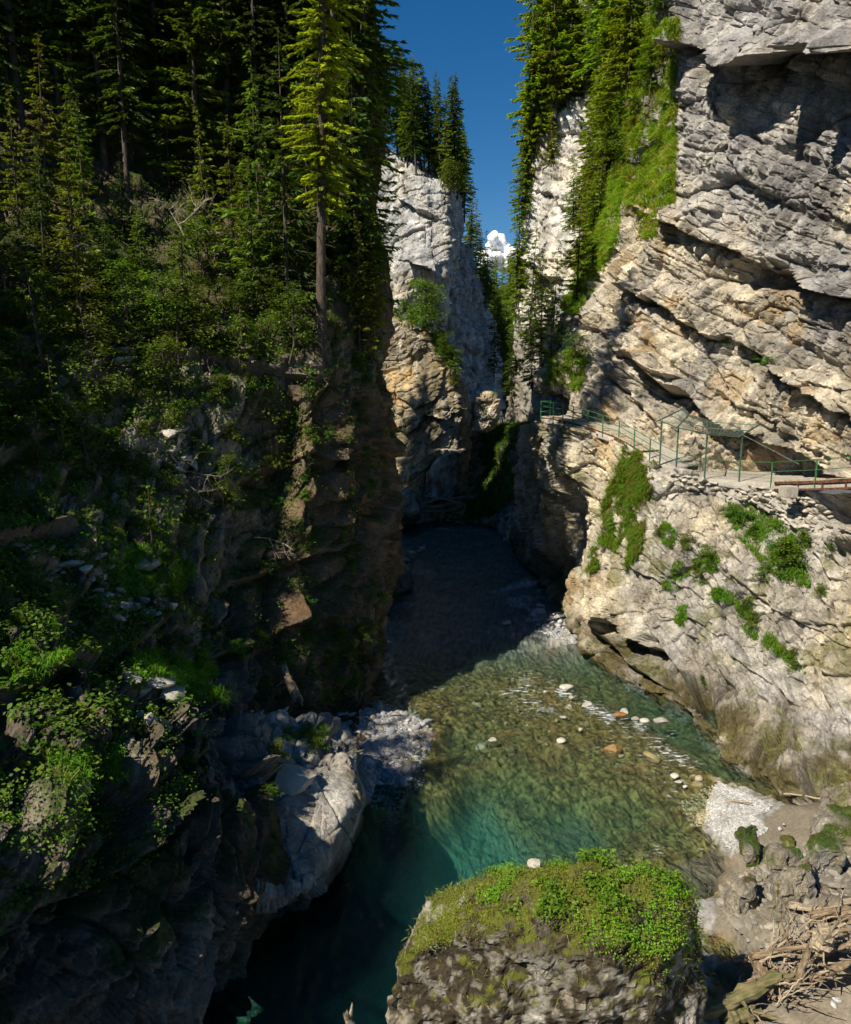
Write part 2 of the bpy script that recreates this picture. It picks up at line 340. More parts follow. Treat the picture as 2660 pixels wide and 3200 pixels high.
def c_rl(p):
    x, y = p.x, p.y; z = p.P[:, 2]
    c = limestone(p, (.39, .37, .345), (.56, .48, .34), .50+.3*sst(x, 2300, 1900)-.35*sst(y, 1800, 2300), .30, .55*sst(x, 2100, 1800)+.05, lichen=.3)
    wet = (1-sst(z+fbm(p.P/1.6, 3)*.9, .3, 1.9)); c = mix(c, np.array([.085, .083, .02]), wet*.92*sst(fbm(p.P/.8+33, 3), -.5, .1))
    c = mix(c, np.array([.12, .085, .04]), (1-sst(z+fbm(p.P/2, 3), .8, 3.2))*.5)
    g = sst(fbm(p.P/1.0+70, 4), .3, .6)*.6; return mix(c, np.array([.16, .16, .05]), g)
p_rl = patch('cliff_right_lower', RL, 440, 460, d_rl, c_rl, M_rock)

# ---- left slope
LS_cols = [-450, -200, 200, 500, 800, 1050]
def lrow(py, Ys, S, Ys_s, B=(930, 78)):
    return [(c, py, Y) for c, Y in zip(LS_cols, Ys)]+[(S, py, Ys_s), (B[0], max(py, 950+.1*py), B[1])]
LL = [[(-450, 480, 76), (-200, 480, 76), (200, 600, 76), (500, 1000, 75), (800, 1045, 75), (1040, 1045, 76), (1090, 1045, 77), (960, 1060, 80)], lrow(-60, [51, 53, 55, 57, 59, 61], 1160, 67),
      lrow(0, [49, 51, 53, 55, 57, 59], 1165, 65), lrow(450, [41, 44, 47, 50, 52, 53], 1190, 60),
      lrow(800, [32, 36, 40, 43, 45, 46], 1205, 54), lrow(1050, [27, 30, 34.5, 38, 40, 41], 1215, 50),
      lrow(1180, [25, 28, 33, 36.5, 38.5, 39.5], 1205, 47.5), lrow(1450, [22, 24.5, 28.5, 31.5, 36, 38.8], 1195, 46.5),
      lrow(1750, [19, 21.5, 25, 28, 33, 38], 1180, 46), lrow(2000, [17, 19, 22, 25, 30, 37], 1165, 43.5),
      [(-450, 2250, 15), (-200, 2250, 17), (200, 2250, 19.5), (500, 2250, 22), (800, 2240, 27.5), (1040, 2220, 36), (1160, 2170, 40.3), (1100, 2170, 90)],
      [(-450, 2600, 12.5), (-200, 2600, 14), (200, 2620, 16.2), (500, 2640, 18.3), (780, 2600, 21.5), (985, 2420, 'z', .6), (1165, 2225, 'z', -.6), (1100, 2230, 90)],
      [(-450, 3300, 10.6), (-200, 3250, 12.2), (200, 3150, 14.8), (540, 2990, 17.6), (790, 2880, 'z', -.4), (1000, 2560, 'z', -.6), (1195, 2270, 'z', -1.2), (1100, 2270, 90)],
      [(-450, 4100, 9.8), (-200, 3800, 12), (200, 3500, 'z', -.5), (560, 3180, 'z', -.6), (820, 2960, 'z', -3), (1020, 2650, 'z', -3), (1200, 2350, 'z', -3), (1100, 2350, 90)]]
FL = frame((-.6, -.8), math.radians(38))
LED_LL = [([(-300, 2420), (0, 2260), (200, 2130), (420, 2010), (600, 1870), (640, 1840)], .45, 60, .5, 70),
          ([(-200, 1800), (0, 1690), (140, 1640), (290, 1590)], .45, 60, .5, 60), ([(430, 2420), (560, 2290), (700, 2170), (770, 2140)], .7, 50, .8, 60),
          ([(-100, 1420), (60, 1380), (200, 1330)], .5, 40, .6, 40), ([(380, 1150), (560, 1180), (760, 1200), (1000, 1180)], .25, 40, .35, 50),
          ([(0, 2950), (200, 2820), (380, 2700), (520, 2560)], .7, 60, .8, 60), ([(700, 1500), (900, 1440), (1100, 1420), (1240, 1400)], .5, 50, .5, 50),
          ([(800, 1800), (950, 1760), (1150, 1700)], .45, 50, .5, 50), ([(700, 2040), (900, 1960), (1100, 1930)], .45, 50, .5, 50)]
def d_ll(P, x, y):
    d = rock(P, FL, 1.1, .6, .3, .10, .25)*np.clip(.55+.45*sst(y, 900, 1200), 0, 1)+ledges(x, y, LED_LL, P)
    lw = sst(y, 1850, 2250)*sst(x, 760, 560); d = d+lw*rock(P+50, FL, .6, .9, .28, .09, .5, sc=.9, warp=.3, bf=.7)
    rib = pn(np.stack([x/60, y/900, x*0], 1))*sst(x, 700, 850)*sst(y, 1150, 1300); return d+.9*rib*sst(P[:, 1], 60, 50)
def c_ll(p):
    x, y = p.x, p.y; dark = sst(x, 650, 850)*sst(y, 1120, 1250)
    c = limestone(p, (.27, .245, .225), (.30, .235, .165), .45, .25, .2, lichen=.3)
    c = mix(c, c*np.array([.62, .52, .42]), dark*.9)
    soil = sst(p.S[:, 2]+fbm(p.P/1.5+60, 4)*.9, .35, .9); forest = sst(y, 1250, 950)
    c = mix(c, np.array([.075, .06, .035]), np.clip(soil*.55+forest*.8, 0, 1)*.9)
    c = c*(1-.5*sst(y, 1700, 2300))[:, None]*np.array([1.05, .98, .88])  # lower crags darkened in colour to deepen their shade
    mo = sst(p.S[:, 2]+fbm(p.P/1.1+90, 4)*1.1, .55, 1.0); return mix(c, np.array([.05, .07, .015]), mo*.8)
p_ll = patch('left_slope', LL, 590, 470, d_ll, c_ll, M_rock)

# ---- the left slope goes on beside and behind the viewer
yy = np.linspace(-25, 46, 60); ss_ = np.linspace(-2, 34, 34); YY, SS = np.meshgrid(yy, ss_, indexing='ij')
zL = np.interp(YY, [-25, 0, 14, 17, 19.5, 22, 25, 28.5, 31, 37, 45], [5, 6, 7, 9.2, 10.8, 11.8, 14, 17, 18, 22, 29.6])
PU = np.stack([-.62*np.maximum(YY, 4)-3.5-SS, YY, zL+np.where(SS > 0, SS*.8, SS*2)], 2); fPU = PU.reshape(-1, 3); fPU[:, 2] += 1.0*fbm(fPU/5, 3)
p_up = Patch(); p_up.P = fPU; p_up.S = p_up.N = grid_normals(PU).reshape(-1, 3)*0+np.array([.5, 0, .86]); p_up.x, p_up.y = fPU[:, 0], fPU[:, 1]; p_up.ny, p_up.nx = 60, 34
link('left_slope_upper', mesh_np('left_slope_upper', fPU, [grid_faces(60, 34)], np.full((len(fPU), 3), .08)), M_rock, kind='structure')

# ---- rock ledge reaching into the river under the left slope
OC = [[(640, 2240, 'z', 6.4), (800, 2220, 'z', 5.2), (900, 2215, 'z', 4.4), (1010, 2235, 'z', 3.6), (1075, 2290, 'z', 2.7), (1085, 2330, 'z', .5), (1075, 2360, 'z', -2)],
      [(620, 2420, 'z', 5.2), (790, 2400, 'z', 4.2), (900, 2385, 'z', 3.5), (1020, 2375, 'z', 3.1), (1110, 2410, 'z', 2.6), (1125, 2450, 'z', .4), (1110, 2480, 'z', -2)],
      [(600, 2560, 'z', 4.7), (770, 2550, 'z', 3.8), (890, 2530, 'z', 3.1), (1020, 2500, 'z', 2.8), (1128, 2490, 'z', 2.4), (1138, 2560, 'z', .3), (1120, 2600, 'z', -2)],
      [(590, 2680, 'z', 4.2), (750, 2680, 'z', 3.3), (880, 2660, 'z', 2.7), (1000, 2630, 'z', 2.45), (1095, 2570, 'z', 2.1), (1105, 2640, 'z', .3), (1095, 2680, 'z', -2)],
      [(590, 2740, 'z', 3.7), (740, 2755, 'z', 2.9), (870, 2762, 'z', 2.3), (985, 2720, 'z', 2.1), (1070, 2630, 'z', 1.7), (1080, 2690, 'z', .2), (1070, 2740, 'z', -2)],
      [(590, 2760, 18.9), (740, 2785, 19.7), (865, 2795, 20.4), (975, 2760, 21.6), (1050, 2690, 23.5), (1055, 2740, 'z', -.3), (1050, 2790, 'z', -2)],
      [(590, 2830, 19.2), (750, 2860, 'z', .2), (870, 2850, 'z', .1), (970, 2820, 'z', 0), (1030, 2760, 'z', -.5), (1035, 2800, 'z', -1.3), (1030, 2850, 'z', -2.6)],
      [(590, 3000, 'z', -1), (760, 2960, 'z', -2.5), (870, 2940, 'z', -2.5), (960, 2900, 'z', -2.5), (1015, 2850, 'z', -2.5), (1015, 2870, 'z', -3), (1010, 2900, 'z', -3.2)]]
def d_oc(P, x, y):
    slab = sst(x, 830, 900)*(1-sst(y, 2700, 2780))*sst(y, 2360, 2420)
    d = rock(P, frame((.3, -.95), .5), .35, .6, .4, .14, .3, warp=.2)*(1-.85*slab)
    d = d+ledges(x, y, [([(720, 2420), (840, 2440), (905, 2450)], .5, 40, .4, 30), ([(650, 2560), (760, 2600), (860, 2640)], .4, 40, .4, 30)], P)
    cr = np.abs(pn(np.stack([(x-.55*y)/130, (y+.3*x)/420, x*0], 1))); cr2 = np.abs(pn(np.stack([(x+1.3*y)/300+4, (y)/900, x*0], 1)))
    return d-.13*slab*np.exp(-cr*38)-.10*slab*np.exp(-cr2*40)
def c_oc(p):
    c = limestone(p, (.37, .345, .31), (.42, .36, .27), .4, .15, .25, lichen=.35)
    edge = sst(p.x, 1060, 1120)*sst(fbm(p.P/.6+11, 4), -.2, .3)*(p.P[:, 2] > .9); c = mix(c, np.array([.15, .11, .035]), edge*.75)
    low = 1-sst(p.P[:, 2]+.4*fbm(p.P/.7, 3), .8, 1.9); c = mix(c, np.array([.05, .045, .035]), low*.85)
    left = sst(p.x+60*fbm(p.P/1.2, 2), 900, 780); return mix(c, np.array([.13, .115, .095]), left*.85)  # left half of the ledge darkened, its shade put into the colour
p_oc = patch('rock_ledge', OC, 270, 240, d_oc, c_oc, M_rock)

# ---- far cliffs
FF = frame((.9, -.4), math.radians(-25))
FU = [[(1050, 400, 128), (1180, 430, 126), (1260, 460, 126), (1340, 500, 126), (1420, 560, 128), (1450, 590, 140)],
      [(1050, 480, 119), (1180, 490, 117), (1260, 500, 115), (1340, 545, 114), (1430, 600, 117), (1455, 620, 138)],
      [(1050, 640, 117), (1180, 640, 115), (1260, 650, 112.5), (1340, 680, 111), (1440, 700, 115), (1460, 720, 138)],
      [(1050, 800, 116), (1180, 800, 114), (1260, 820, 111), (1340, 840, 109.5), (1435, 840, 114.5), (1455, 850, 138)],
      [(1050, 950, 115), (1180, 950, 113), (1260, 950, 111.5), (1330, 940, 113), (1410, 920, 119), (1440, 920, 140)],
      [(1050, 1100, 114), (1180, 1100, 112.5), (1260, 1100, 112), (1330, 1080, 115), (1400, 1060, 121), (1430, 1060, 140)],
      [(1050, 1300, 113), (1180, 1300, 112), (1260, 1300, 113), (1330, 1300, 116), (1400, 1300, 121), (1430, 1300, 140)]]
LED_FU = [([(1240, 760), (1310, 830), (1380, 860), (1450, 850)], 1.6, 60, 1.4, 40), ([(1230, 600), (1300, 660), (1400, 690)], .8, 40, .5, 25)]
p_fu = patch('far_cliff', FU, 260, 190, lambda P, x, y: rock(P, FF, 1.6, .5, .25, .1, .3, sc=1.9, warp=.2, bf=.6)+ledges(x, y, LED_FU, P),
             lambda p: limestone(p, (.36, .36, .355), (.42, .37, .28), .22+.35*sst(p.y, 840, 960), .25, .3, lichen=.25), M_rockfar)
FS = [[(1390, 790, 119), (1430, 770, 124), (1462, 760, 131), (1470, 760, 150)], [(1375, 900, 119), (1440, 880, 124), (1482, 860, 132), (1490, 860, 152)],
      [(1370, 1010, 119), (1440, 990, 124), (1515, 960, 134), (1522, 960, 154)], [(1370, 1150, 118), (1440, 1120, 123), (1545, 1080, 134), (1555, 1080, 155)],
      [(1370, 1260, 118), (1440, 1260, 122), (1552, 1220, 132), (1562, 1220, 155)], [(1370, 1420, 117), (1440, 1420, 121), (1560, 1400, 130), (1570, 1400, 155)]]
p_fs = patch('far_cliff_side', FS, 180, 110, lambda P, x, y: rock(P, frame((.9, -.4), math.radians(40)), 1.0, .8, .35, .12, .3, sc=1.6),
             lambda p: limestone(p, (.27, .28, .295), (.3, .28, .25), .15, .3, .1), M_rockfar)  # blue-grey shade of this face put into the rock colour
FLW = [[(1120, 955, 98), (1200, 965, 97), (1290, 985, 96), (1360, 1040, 95), (1420, 1140, 98), (1430, 1150, 108)],
       [(1120, 985, 91.5), (1200, 990, 91), (1290, 1010, 90), (1375, 1070, 90), (1440, 1180, 93), (1445, 1180, 106)],
       [(1120, 1150, 91), (1200, 1150, 90.5), (1300, 1150, 89), (1390, 1170, 88.8), (1462, 1240, 92.5), (1465, 1240, 106)],
       [(1120, 1350, 90), (1200, 1350, 89.5), (1300, 1350, 88.4), (1390, 1350, 88.2), (1472, 1350, 92.5), (1475, 1350, 106)],
       [(1120, 1500, 89), (1200, 1500, 88.8), (1300, 1500, 87.6), (1380, 1490, 88.6), (1460, 1480, 94), (1465, 1480, 106)],
       [(1120, 1650, 87.5), (1200, 1650, 87.5), (1300, 1640, 87.5), (1380, 1630, 90), (1460, 1620, 95), (1465, 1620, 106)]]
p_fl = patch('mid_cliff', FLW, 230, 170, lambda P, x, y: rock(P, FF, 1.0, .4, .2, .08, .22, sc=1.5, warp=.3, bf=.6)+spots(x, y, [(1380, 1500, 55, 70, -1.6)])+ledges(x, y, [([(1230, 1360), (1300, 1330), (1370, 1300), (1440, 1290)], .5, 50, .5, 30), ([(1230, 1230), (1300, 1260), (1380, 1240)], .4, 50, .4, 30)], P),
             lambda p: limestone(p, (.26, .225, .16), (.36, .28, .155), .6, .45, .5, moss=.25*sst(p.y, 1080, 1000), lichen=.3), M_rockfar)
RBL = [[(1380, 1330, 100), (1450, 1330, 101), (1520, 1340, 103), (1600, 1340, 106)], [(1380, 1420, 97), (1450, 1420, 98), (1520, 1420, 99), (1600, 1420, 102)],
       [(1370, 1520, 93), (1440, 1520, 94), (1510, 1520, 95), (1600, 1520, 98)], [(1340, 1590, 91), (1420, 1590, 92), (1500, 1595, 93), (1600, 1600, 95)], [(1280, 1622, 'z', -.4), (1420, 1622, 'z', -.4), (1500, 1625, 'z', -.4), (1600, 1630, 'z', -.4)]]
p_rb = patch('rubble_slope', RBL, 140, 120, lambda P, x, y: rock(P, FF, .5, 1.2, .8, .2, .2), lambda p: limestone(p, (.24, .22, .18), (.3, .25, .17), .5, .2, .2), M_rockfar)
FRT = [[(1700, -500, 150), (1790, -550, 146), (1900, -600, 140), (2050, -650, 130)], [(1668, 60, 112), (1740, 0, 111), (1850, -100, 109), (2000, -250, 104)],
       [(1655, 400, 103), (1700, 350, 100), (1770, 290, 98), (1960, 200, 95)],
       [(1650, 430, 98), (1700, 385, 96.5), (1770, 320, 95), (1960, 260, 92)], [(1628, 600, 97), (1680, 560, 95), (1760, 500, 93), (1960, 500, 88)],
       [(1615, 780, 96), (1680, 780, 94), (1760, 760, 91), (1960, 760, 84)], [(1612, 950, 95), (1680, 960, 92), (1760, 960, 89), (1960, 960, 80)],
       [(1600, 1050, 96), (1680, 1080, 90), (1750, 1100, 84), (1960, 1100, 76)], [(1575, 1220, 100), (1640, 1230, 91), (1720, 1250, 80), (1960, 1250, 73)],
       [(1555, 1350, 107), (1620, 1350, 93.5), (1700, 1350, 79), (1960, 1350, 72)]]
def c_fr(p):
    c = limestone(p, (.50, .485, .455), (.54, .47, .36), .3, .3, .25, lichen=.25)
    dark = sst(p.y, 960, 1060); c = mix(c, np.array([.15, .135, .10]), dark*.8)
    ed = np.interp(p.x, [1600, 1700, 1770, 1960], [470, 395, 325, 260]); gr = sst(ed-p.y+fbm(p.P/2, 3)*40, -10, 40)
    return mix(c, np.array([.06, .075, .02]), gr)
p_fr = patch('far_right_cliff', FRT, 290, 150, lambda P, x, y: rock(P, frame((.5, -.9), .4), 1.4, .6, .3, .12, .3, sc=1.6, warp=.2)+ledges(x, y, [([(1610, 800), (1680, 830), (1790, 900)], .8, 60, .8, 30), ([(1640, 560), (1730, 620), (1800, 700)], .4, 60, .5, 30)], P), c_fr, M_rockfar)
GW = [[(1500, 1318, 112), (1560, 1318, 107), (1620, 1318, 96), (1690, 1318, 80), (1790, 1318, 72)],
      [(1497, 1334, 104), (1555, 1332, 99), (1620, 1332, 89), (1690, 1335, 74.5), (1790, 1335, 69)], [(1487, 1450, 98), (1540, 1450, 93.5), (1610, 1450, 85), (1690, 1450, 73), (1790, 1450, 68)],
      [(1455, 1560, 94.5), (1520, 1560, 90.5), (1600, 1560, 83), (1685, 1560, 72), (1790, 1560, 67)], [(1450, 1632, 'z', 0), (1530, 1650, 'z', 0), (1600, 1700, 'z', 0), (1690, 1790, 'z', 0), (1790, 1850, 'z', 0)],
      [(1450, 1680, 'z', -3), (1530, 1700, 'z', -3), (1600, 1760, 'z', -3), (1690, 1850, 'z', -3), (1790, 1910, 'z', -3)]]
p_gw = patch('mossy_cliff', GW, 170, 150, lambda P, x, y: rock(P, FR, .8, .6, .3, .12, .25, sc=1.2), lambda p: limestone(p, (.13, .12, .10), (.16, .13, .09), .5, .3, .1, moss=.55), M_rockfar)
CF = [[(1300, 860, 330), (1450, 890, 300), (1560, 920, 280), (1640, 915, 280), (1800, 860, 300)], [(1350, 970, 240), (1450, 990, 230), (1560, 1000, 220), (1650, 1000, 220), (1800, 970, 230)],
      [(1350, 1100, 190), (1450, 1100, 180), (1560, 1100, 175), (1650, 1100, 175), (1800, 1100, 180)], [(1350, 1400, 150), (1450, 1400, 145), (1560, 1400, 140), (1650, 1400, 140), (1800, 1400, 145)]]
p_cf = patch('far_hillside', CF, 80, 80, lambda P, x, y: 3*fbm(P/15, 3), lambda p: mix(np.array([.05, .075, .02]), np.array([.09, .11, .03]), sst(fbm(p.P/6, 3), -.3, .3)), M_rockfar)

# ---- river bed, banks and beach: one height field
bedc = [(1150, 2330, .45), (1220, 2300, .35), (1120, 2420, .5), (1250, 2420, .22), (1085, 2270, .6), (1330, 2300, -.02), (1345, 2390, -.06), (1290, 2480, -.05), (1190, 2495, .05), (1140, 2480, .3), (1250, 2260, .2), (1330, 2220, -.15),
        (1380, 2450, -.45), (1300, 2600, -1.6), (1200, 2700, -2.6), (1250, 2850, -3.2), (1100, 2950, -3.2), (1000, 3100, -3.0), (1150, 3250, -3.0), (1500, 2650, -2.3), (900, 3250, -2.6), (1400, 2750, -2.8), (1500, 2800, -2.6),
        (1800, 2620, -1.5), (1620, 2520, -1.1), (1750, 2440, -.6), (1950, 2560, -.9), (1900, 2430, -.35), (1700, 2180, -.16), (1850, 2250, -.14), (1950, 2310, -.16), (2050, 2360, -.2), (1750, 2300, -.18), (1600, 2250, -.25), (1500, 2230, -.35), (1450, 2350, -.6), (1580, 2350, -.45),
        (1950, 2180, -.6), (2000, 2220, -1.0), (2150, 2310, -1.0), (2270, 2430, -.8), (1850, 2120, -.6), (1400, 2080, -.4), (1550, 2050, -.4), (1300, 2100, -.3), (1500, 1920, -.5), (1450, 1800, -.5), (1400, 1700, -.5), (1450, 1625, -.35), (1700, 1960, -.05), (1650, 1880, -.05), (1740, 1990, -.0), (1600, 1770, -.2),
        (2120, 2450, -.22), (2200, 2450, -.06), (2150, 2520, -.3), (2080, 2600, -.6), (2280, 2530, .25), (2350, 2580, .42), (2300, 2620, .38), (2255, 2570, .22), (2212, 2565, -.04), (2245, 2450, .03), (2330, 2480, .12), (2400, 2515, .1), (2450, 2490, -.1), (2350, 2450, -.35),
        (2480, 2540, .35), (2560, 2560, .6), (2640, 2620, .8), (2450, 2640, .5), (2550, 2660, .7), (2350, 2680, .35), (2230, 2660, -.1), (2150, 2660, -.4), (2180, 2760, -.3), (2230, 2720, -.12), (2290, 2740, .2),
        (2400, 2760, .8), (2600, 2720, 1.0), (2500, 2860, 1.3), (2650, 2850, 1.7), (2350, 2880, .8), (2350, 3000, .5), (2270, 2980, -.15), (2280, 3100, -.1), (2600, 3120, .8), (2660, 3000, 1.4), (2450, 3120, .6), (2450, 3000, 1.0), (2350, 3180, .2), (2700, 3300, .7), (2400, 3350, .3), (2900, 2800, 1.6), (1700, 3000, -1), (1800, 3200, -1), (3000, 3200, 1)]
BC = np.array([np.append(PZ(a, b, c)[:2], c) for a, b, c in bedc])
bx = np.concatenate([np.linspace(-16, -6, 40)[:-1], np.linspace(-6, 18, 200), np.linspace(18, 26, 30)[1:]]); by = np.concatenate([np.linspace(6, 45, 260), np.linspace(45, 112, 100)[1:]])
BX, BY = np.meshgrid(bx, by)
fx, fy = BX.ravel(), BY.ravel(); num = np.zeros(len(fx)); den = np.zeros(len(fx))
for x0, y0, z0 in BC:
    d2 = (fx-x0)**2+((fy-y0)*.75)**2+.08; w = d2**-1.9; num += w*z0; den += w
bz = num/den
def bedz(x, y):
    d2 = (BC[:, 0]-x)**2+((BC[:, 1]-y)*.75)**2+.08; w = d2**-1.9; return float((w*BC[:, 2]).sum()/w.sum())
bP = np.stack([fx, fy, bz], 1)
bqx, bqy = proj(bP)
sand = inpoly(bqx+30*fbm(bP/.8, 3), bqy+25*fbm(bP/.8+9, 3), [(2230, 2660), (2300, 2655), (2380, 2600), (2400, 2540), (2480, 2490), (2700, 2500), (2900, 2650), (2900, 2720), (2600, 2690), (2480, 2680), (2330, 2740), (2200, 2800), (2080, 2720)]).astype(float)
sand += inpoly(bqx, bqy, [(2480, 3060), (2700, 2990), (3000, 3000), (3000, 3600), (2300, 3600), (2440, 3220)])
sand = np.clip(sand, 0, 1)
cob = blocks(bP*np.array([3.4, 3.4, 0])+np.array([0, 0, .37]))[0]; cob2, ce2 = blocks(bP*np.array([7.0, 7.0, 0])+np.array([3, 3, .37]))
bP[:, 2] += (1-sand)*(.08*cob+.05*cob2+.05*fbm(bP/.8, 3))+sand*.03*fbm(bP/1.2, 2)
dry = sst(bP[:, 2], -.05, .12)
gcol = mix(np.array([.24, .23, .22]), np.array([.38, .36, .33]), sst(cob2, -.4, .4))
under = mix(np.array([.085, .065, .02]), np.array([.27, .215, .075]), sst(cob2+.6*cob, -.5, .5)); under = mix(under, np.array([.22, .11, .04]), sst(fbm(bP/.9+77, 3), .3, .6)*.5)
under = mix(under, np.array([.20, .21, .15]), sst(-bP[:, 2], .9, 2.2))
gcol = mix(gcol, np.array([.20, .175, .135]), inpoly(bqx, bqy, [(2230, 2760), (2330, 2690), (2560, 2640), (2900, 2600), (3000, 3100), (2400, 3600), (2240, 3100)])*1.)
under = mix(under, mix(np.array([.20, .21, .22]), np.array([.40, .41, .42]), sst(cob2, -.4, .4)), sst(fy, 42, 52)*.9)  # far bed tinted grey-blue, standing in for sky reflected on the water
bc = mix(under, gcol, dry); bc = mix(bc, np.array([.23, .195, .145]), sand)
bc = mix(bc, np.array([.15, .115, .075]), sand*(1-sst(bP[:, 2], .0, .3))*.8)
link('riverbed', mesh_np('riverbed', bP, [grid_faces(len(by), len(bx))], bc, True), M_bed, kind='structure')
link('ground', mesh_np('ground', [(-4000, -4000, -6), (4000, -4000, -6), (4000, 8000, -6), (-4000, 8000, -6)], [np.array([[0, 1, 2, 3]])], np.full((4, 3), .1)), M_rockfar, kind='structure')

# ---- water
def water_material():
    m, t, b, L = nodes('river_water'); t.nodes.remove(b); out = t.nodes['Material Output']
    tc = N(t, 'ShaderNodeTexCoord'); mp = N(t, 'ShaderNodeMapping'); mp.inputs['Scale'].default_value = (1.5, .8, 1)
    n1 = N(t, 'ShaderNodeTexNoise'); n1.inputs['Scale'].default_value = 1.5; n1.inputs['Detail'].default_value = 5; n1.inputs['Roughness'].default_value = .58; n1.inputs['Distortion'].default_value = .6
    L.new(tc.outputs['Object'], mp.inputs[0]); L.new(mp.outputs[0], n1.inputs['Vector'])
    bp = N(t, 'ShaderNodeBump'); bp.inputs['Strength'].default_value = .7; bp.inputs['Distance'].default_value = .32; L.new(n1.outputs['Fac'], bp.inputs['Height'])
    fr = N(t, 'ShaderNodeFresnel'); fr.inputs['IOR'].default_value = 1.33; L.new(bp.outputs[0], fr.inputs['Normal'])
    gl = N(t, 'ShaderNodeBsdfGlossy'); gl.inputs['Roughness'].default_value = .1; L.new(bp.outputs[0], gl.inputs['Normal'])
    tr = N(t, 'ShaderNodeBsdfTransparent'); tr.inputs['Color'].default_value = (.93, .98, .97, 1)
    mx = N(t, 'ShaderNodeMixShader'); L.new(fr.outputs[0], mx.inputs[0]); L.new(tr.outputs[0], mx.inputs[1]); L.new(gl.outputs[0], mx.inputs[2])
    df = N(t, 'ShaderNodeBsdfDiffuse'); df.inputs['Color'].default_value = (.72, .78, .8, 1); at = N(t, 'ShaderNodeAttribute', attribute_name='col')
    nf = N(t, 'ShaderNodeTexNoise'); nf.inputs['Scale'].default_value = 3.2; nf.inputs['Detail'].default_value = 5; nf.inputs['Roughness'].default_value = .7
    mpf = N(t, 'ShaderNodeMapping'); mpf.inputs['Scale'].default_value = (.8, 1.7, 1); L.new(tc.outputs['Object'], mpf.inputs[0]); L.new(mpf.outputs[0], nf.inputs['Vector'])
    ad = N(t, 'ShaderNodeMath', operation='ADD'); L.new(nf.outputs['Fac'], ad.inputs[0]); L.new(at.outputs['Fac'], ad.inputs[1])
    mr = N(t, 'ShaderNodeMapRange'); mr.inputs[1].default_value = .80; mr.inputs[2].default_value = .97; mr.inputs[4].default_value = .75; L.new(ad.outputs[0], mr.inputs[0])
    mx2 = N(t, 'ShaderNodeMixShader'); L.new(mr.outputs[0], mx2.inputs[0]); L.new(mx.outputs[0], mx2.inputs[1]); L.new(df.outputs[0], mx2.inputs[2])
    L.new(mx2.outputs[0], out.inputs['Surface'])
    va = N(t, 'ShaderNodeVolumeAbsorption'); va.inputs['Color'].default_value = (.34, .78, .76, 1); va.inputs['Density'].default_value = .40
    vsn = N(t, 'ShaderNodeVolumeScatter'); vsn.inputs['Color'].default_value = (.10, .50, .52, 1); vsn.inputs['Density'].default_value = .04
    add = N(t, 'ShaderNodeAddShader'); L.new(va.outputs[0], add.inputs[0]); L.new(vsn.outputs[0], add.inputs[1]); L.new(add.outputs[0], out.inputs['Volume'])
    return m
wx = np.linspace(-18, 27, 130); wy = np.concatenate([np.linspace(4, 45, 140), np.linspace(45, 114, 190)[1:]]); WX, WY = np.meshgrid(wx, wy)
wP = np.stack([WX.ravel(), WY.ravel(), np.zeros(WX.size)], 1)
wbed = np.interp(np.arange(1), [0], [0]); num = np.zeros(len(wP)); den = np.zeros(len(wP))
for x0, y0, z0 in BC:
    w = ((wP[:, 0]-x0)**2+((wP[:, 1]-y0)*.75)**2+.08)**-1.9; num += w*z0; den += w
dep = -num/den
rough = (1-sst(dep, .25, .8)); wP[:, 2] = .05*fbm(wP*np.array([.9, .6, 1]), 3)*(.35+.65*rough)+.02*fbm(wP*np.array([3., 2., 1]), 2)*rough
wP[:, 2] += sst(wP[:, 1], 40, 56)*(.13*fbm(wP*np.array([.55, .75, 1])+31, 3)); foam = .20*rough*sst(dep, .03, .15)*sst(fbm(wP/2.4+5, 3), -.1, .5)+.02*rough-.08*(1-rough)+.17*sst(wP[:, 1], 48, 60)*sst(fbm(wP/np.array([1.6, 3, 1])+15, 3), -.1, .4)
foam += .16*np.exp(-((wP[:, 0]-11.8)**2/.6+(wP[:, 1]-39)**2/5)); 
for fx_, fy_, fr_, fa_ in [(1760, 2165, .5, .3), (1840, 2215, .5, .3), (1700, 2200, .7, .25), (2090, 2280, .6, .34), (2130, 2300, .7, .34), (2080, 2340, .5, .3), (2150, 2380, .5, .28), (1900, 2240, .5, .28), (1570, 2160, .8, .26), (1630, 2140, .7, .25), (1480, 2250, .8, .22), (2190, 2420, .4, .25), (2000, 2262, .5, .3), (1400, 1640, 1.5, .3), (1330, 1625, 1.2, .3), (1500, 1640, 1.2, .2), (2240, 2190, .5, .3)]:
    q_ = PZ(fx_, fy_, 0); foam = foam+.5*fa_*np.exp(-((wP[:, 0]-q_[0])**2+((wP[:, 1]-q_[1])*.7)**2)/fr_**2)
fc = np.repeat(np.clip(foam, 0, 1)[:, None], 3, 1)
ny, nx = len(wy), len(wx); nv = len(wP); fcs = grid_faces(ny, nx)
rimi = np.concatenate([np.arange(nx), np.arange(1, ny)*nx+nx-1, (ny-1)*nx+np.arange(nx-2, -1, -1), np.arange(ny-2, 0, -1)*nx])
low = wP[rimi].copy(); low[:, 2] = -5.5; k = len(rimi); a = np.arange(k); b_ = (a+1) % k
side = np.stack([rimi[a], nv+a, nv+b_, rimi[b_]], 1); cen = np.array([[4, 60, -5.5]]); bot = np.stack([nv+b_, nv+a, np.full(k, nv+k)], 1)
link('river', mesh_np('river', np.concatenate([wP, low, cen]), [fcs, side, bot], np.concatenate([fc, np.zeros((k+1, 3))]), True), water_material(), kind='structure')
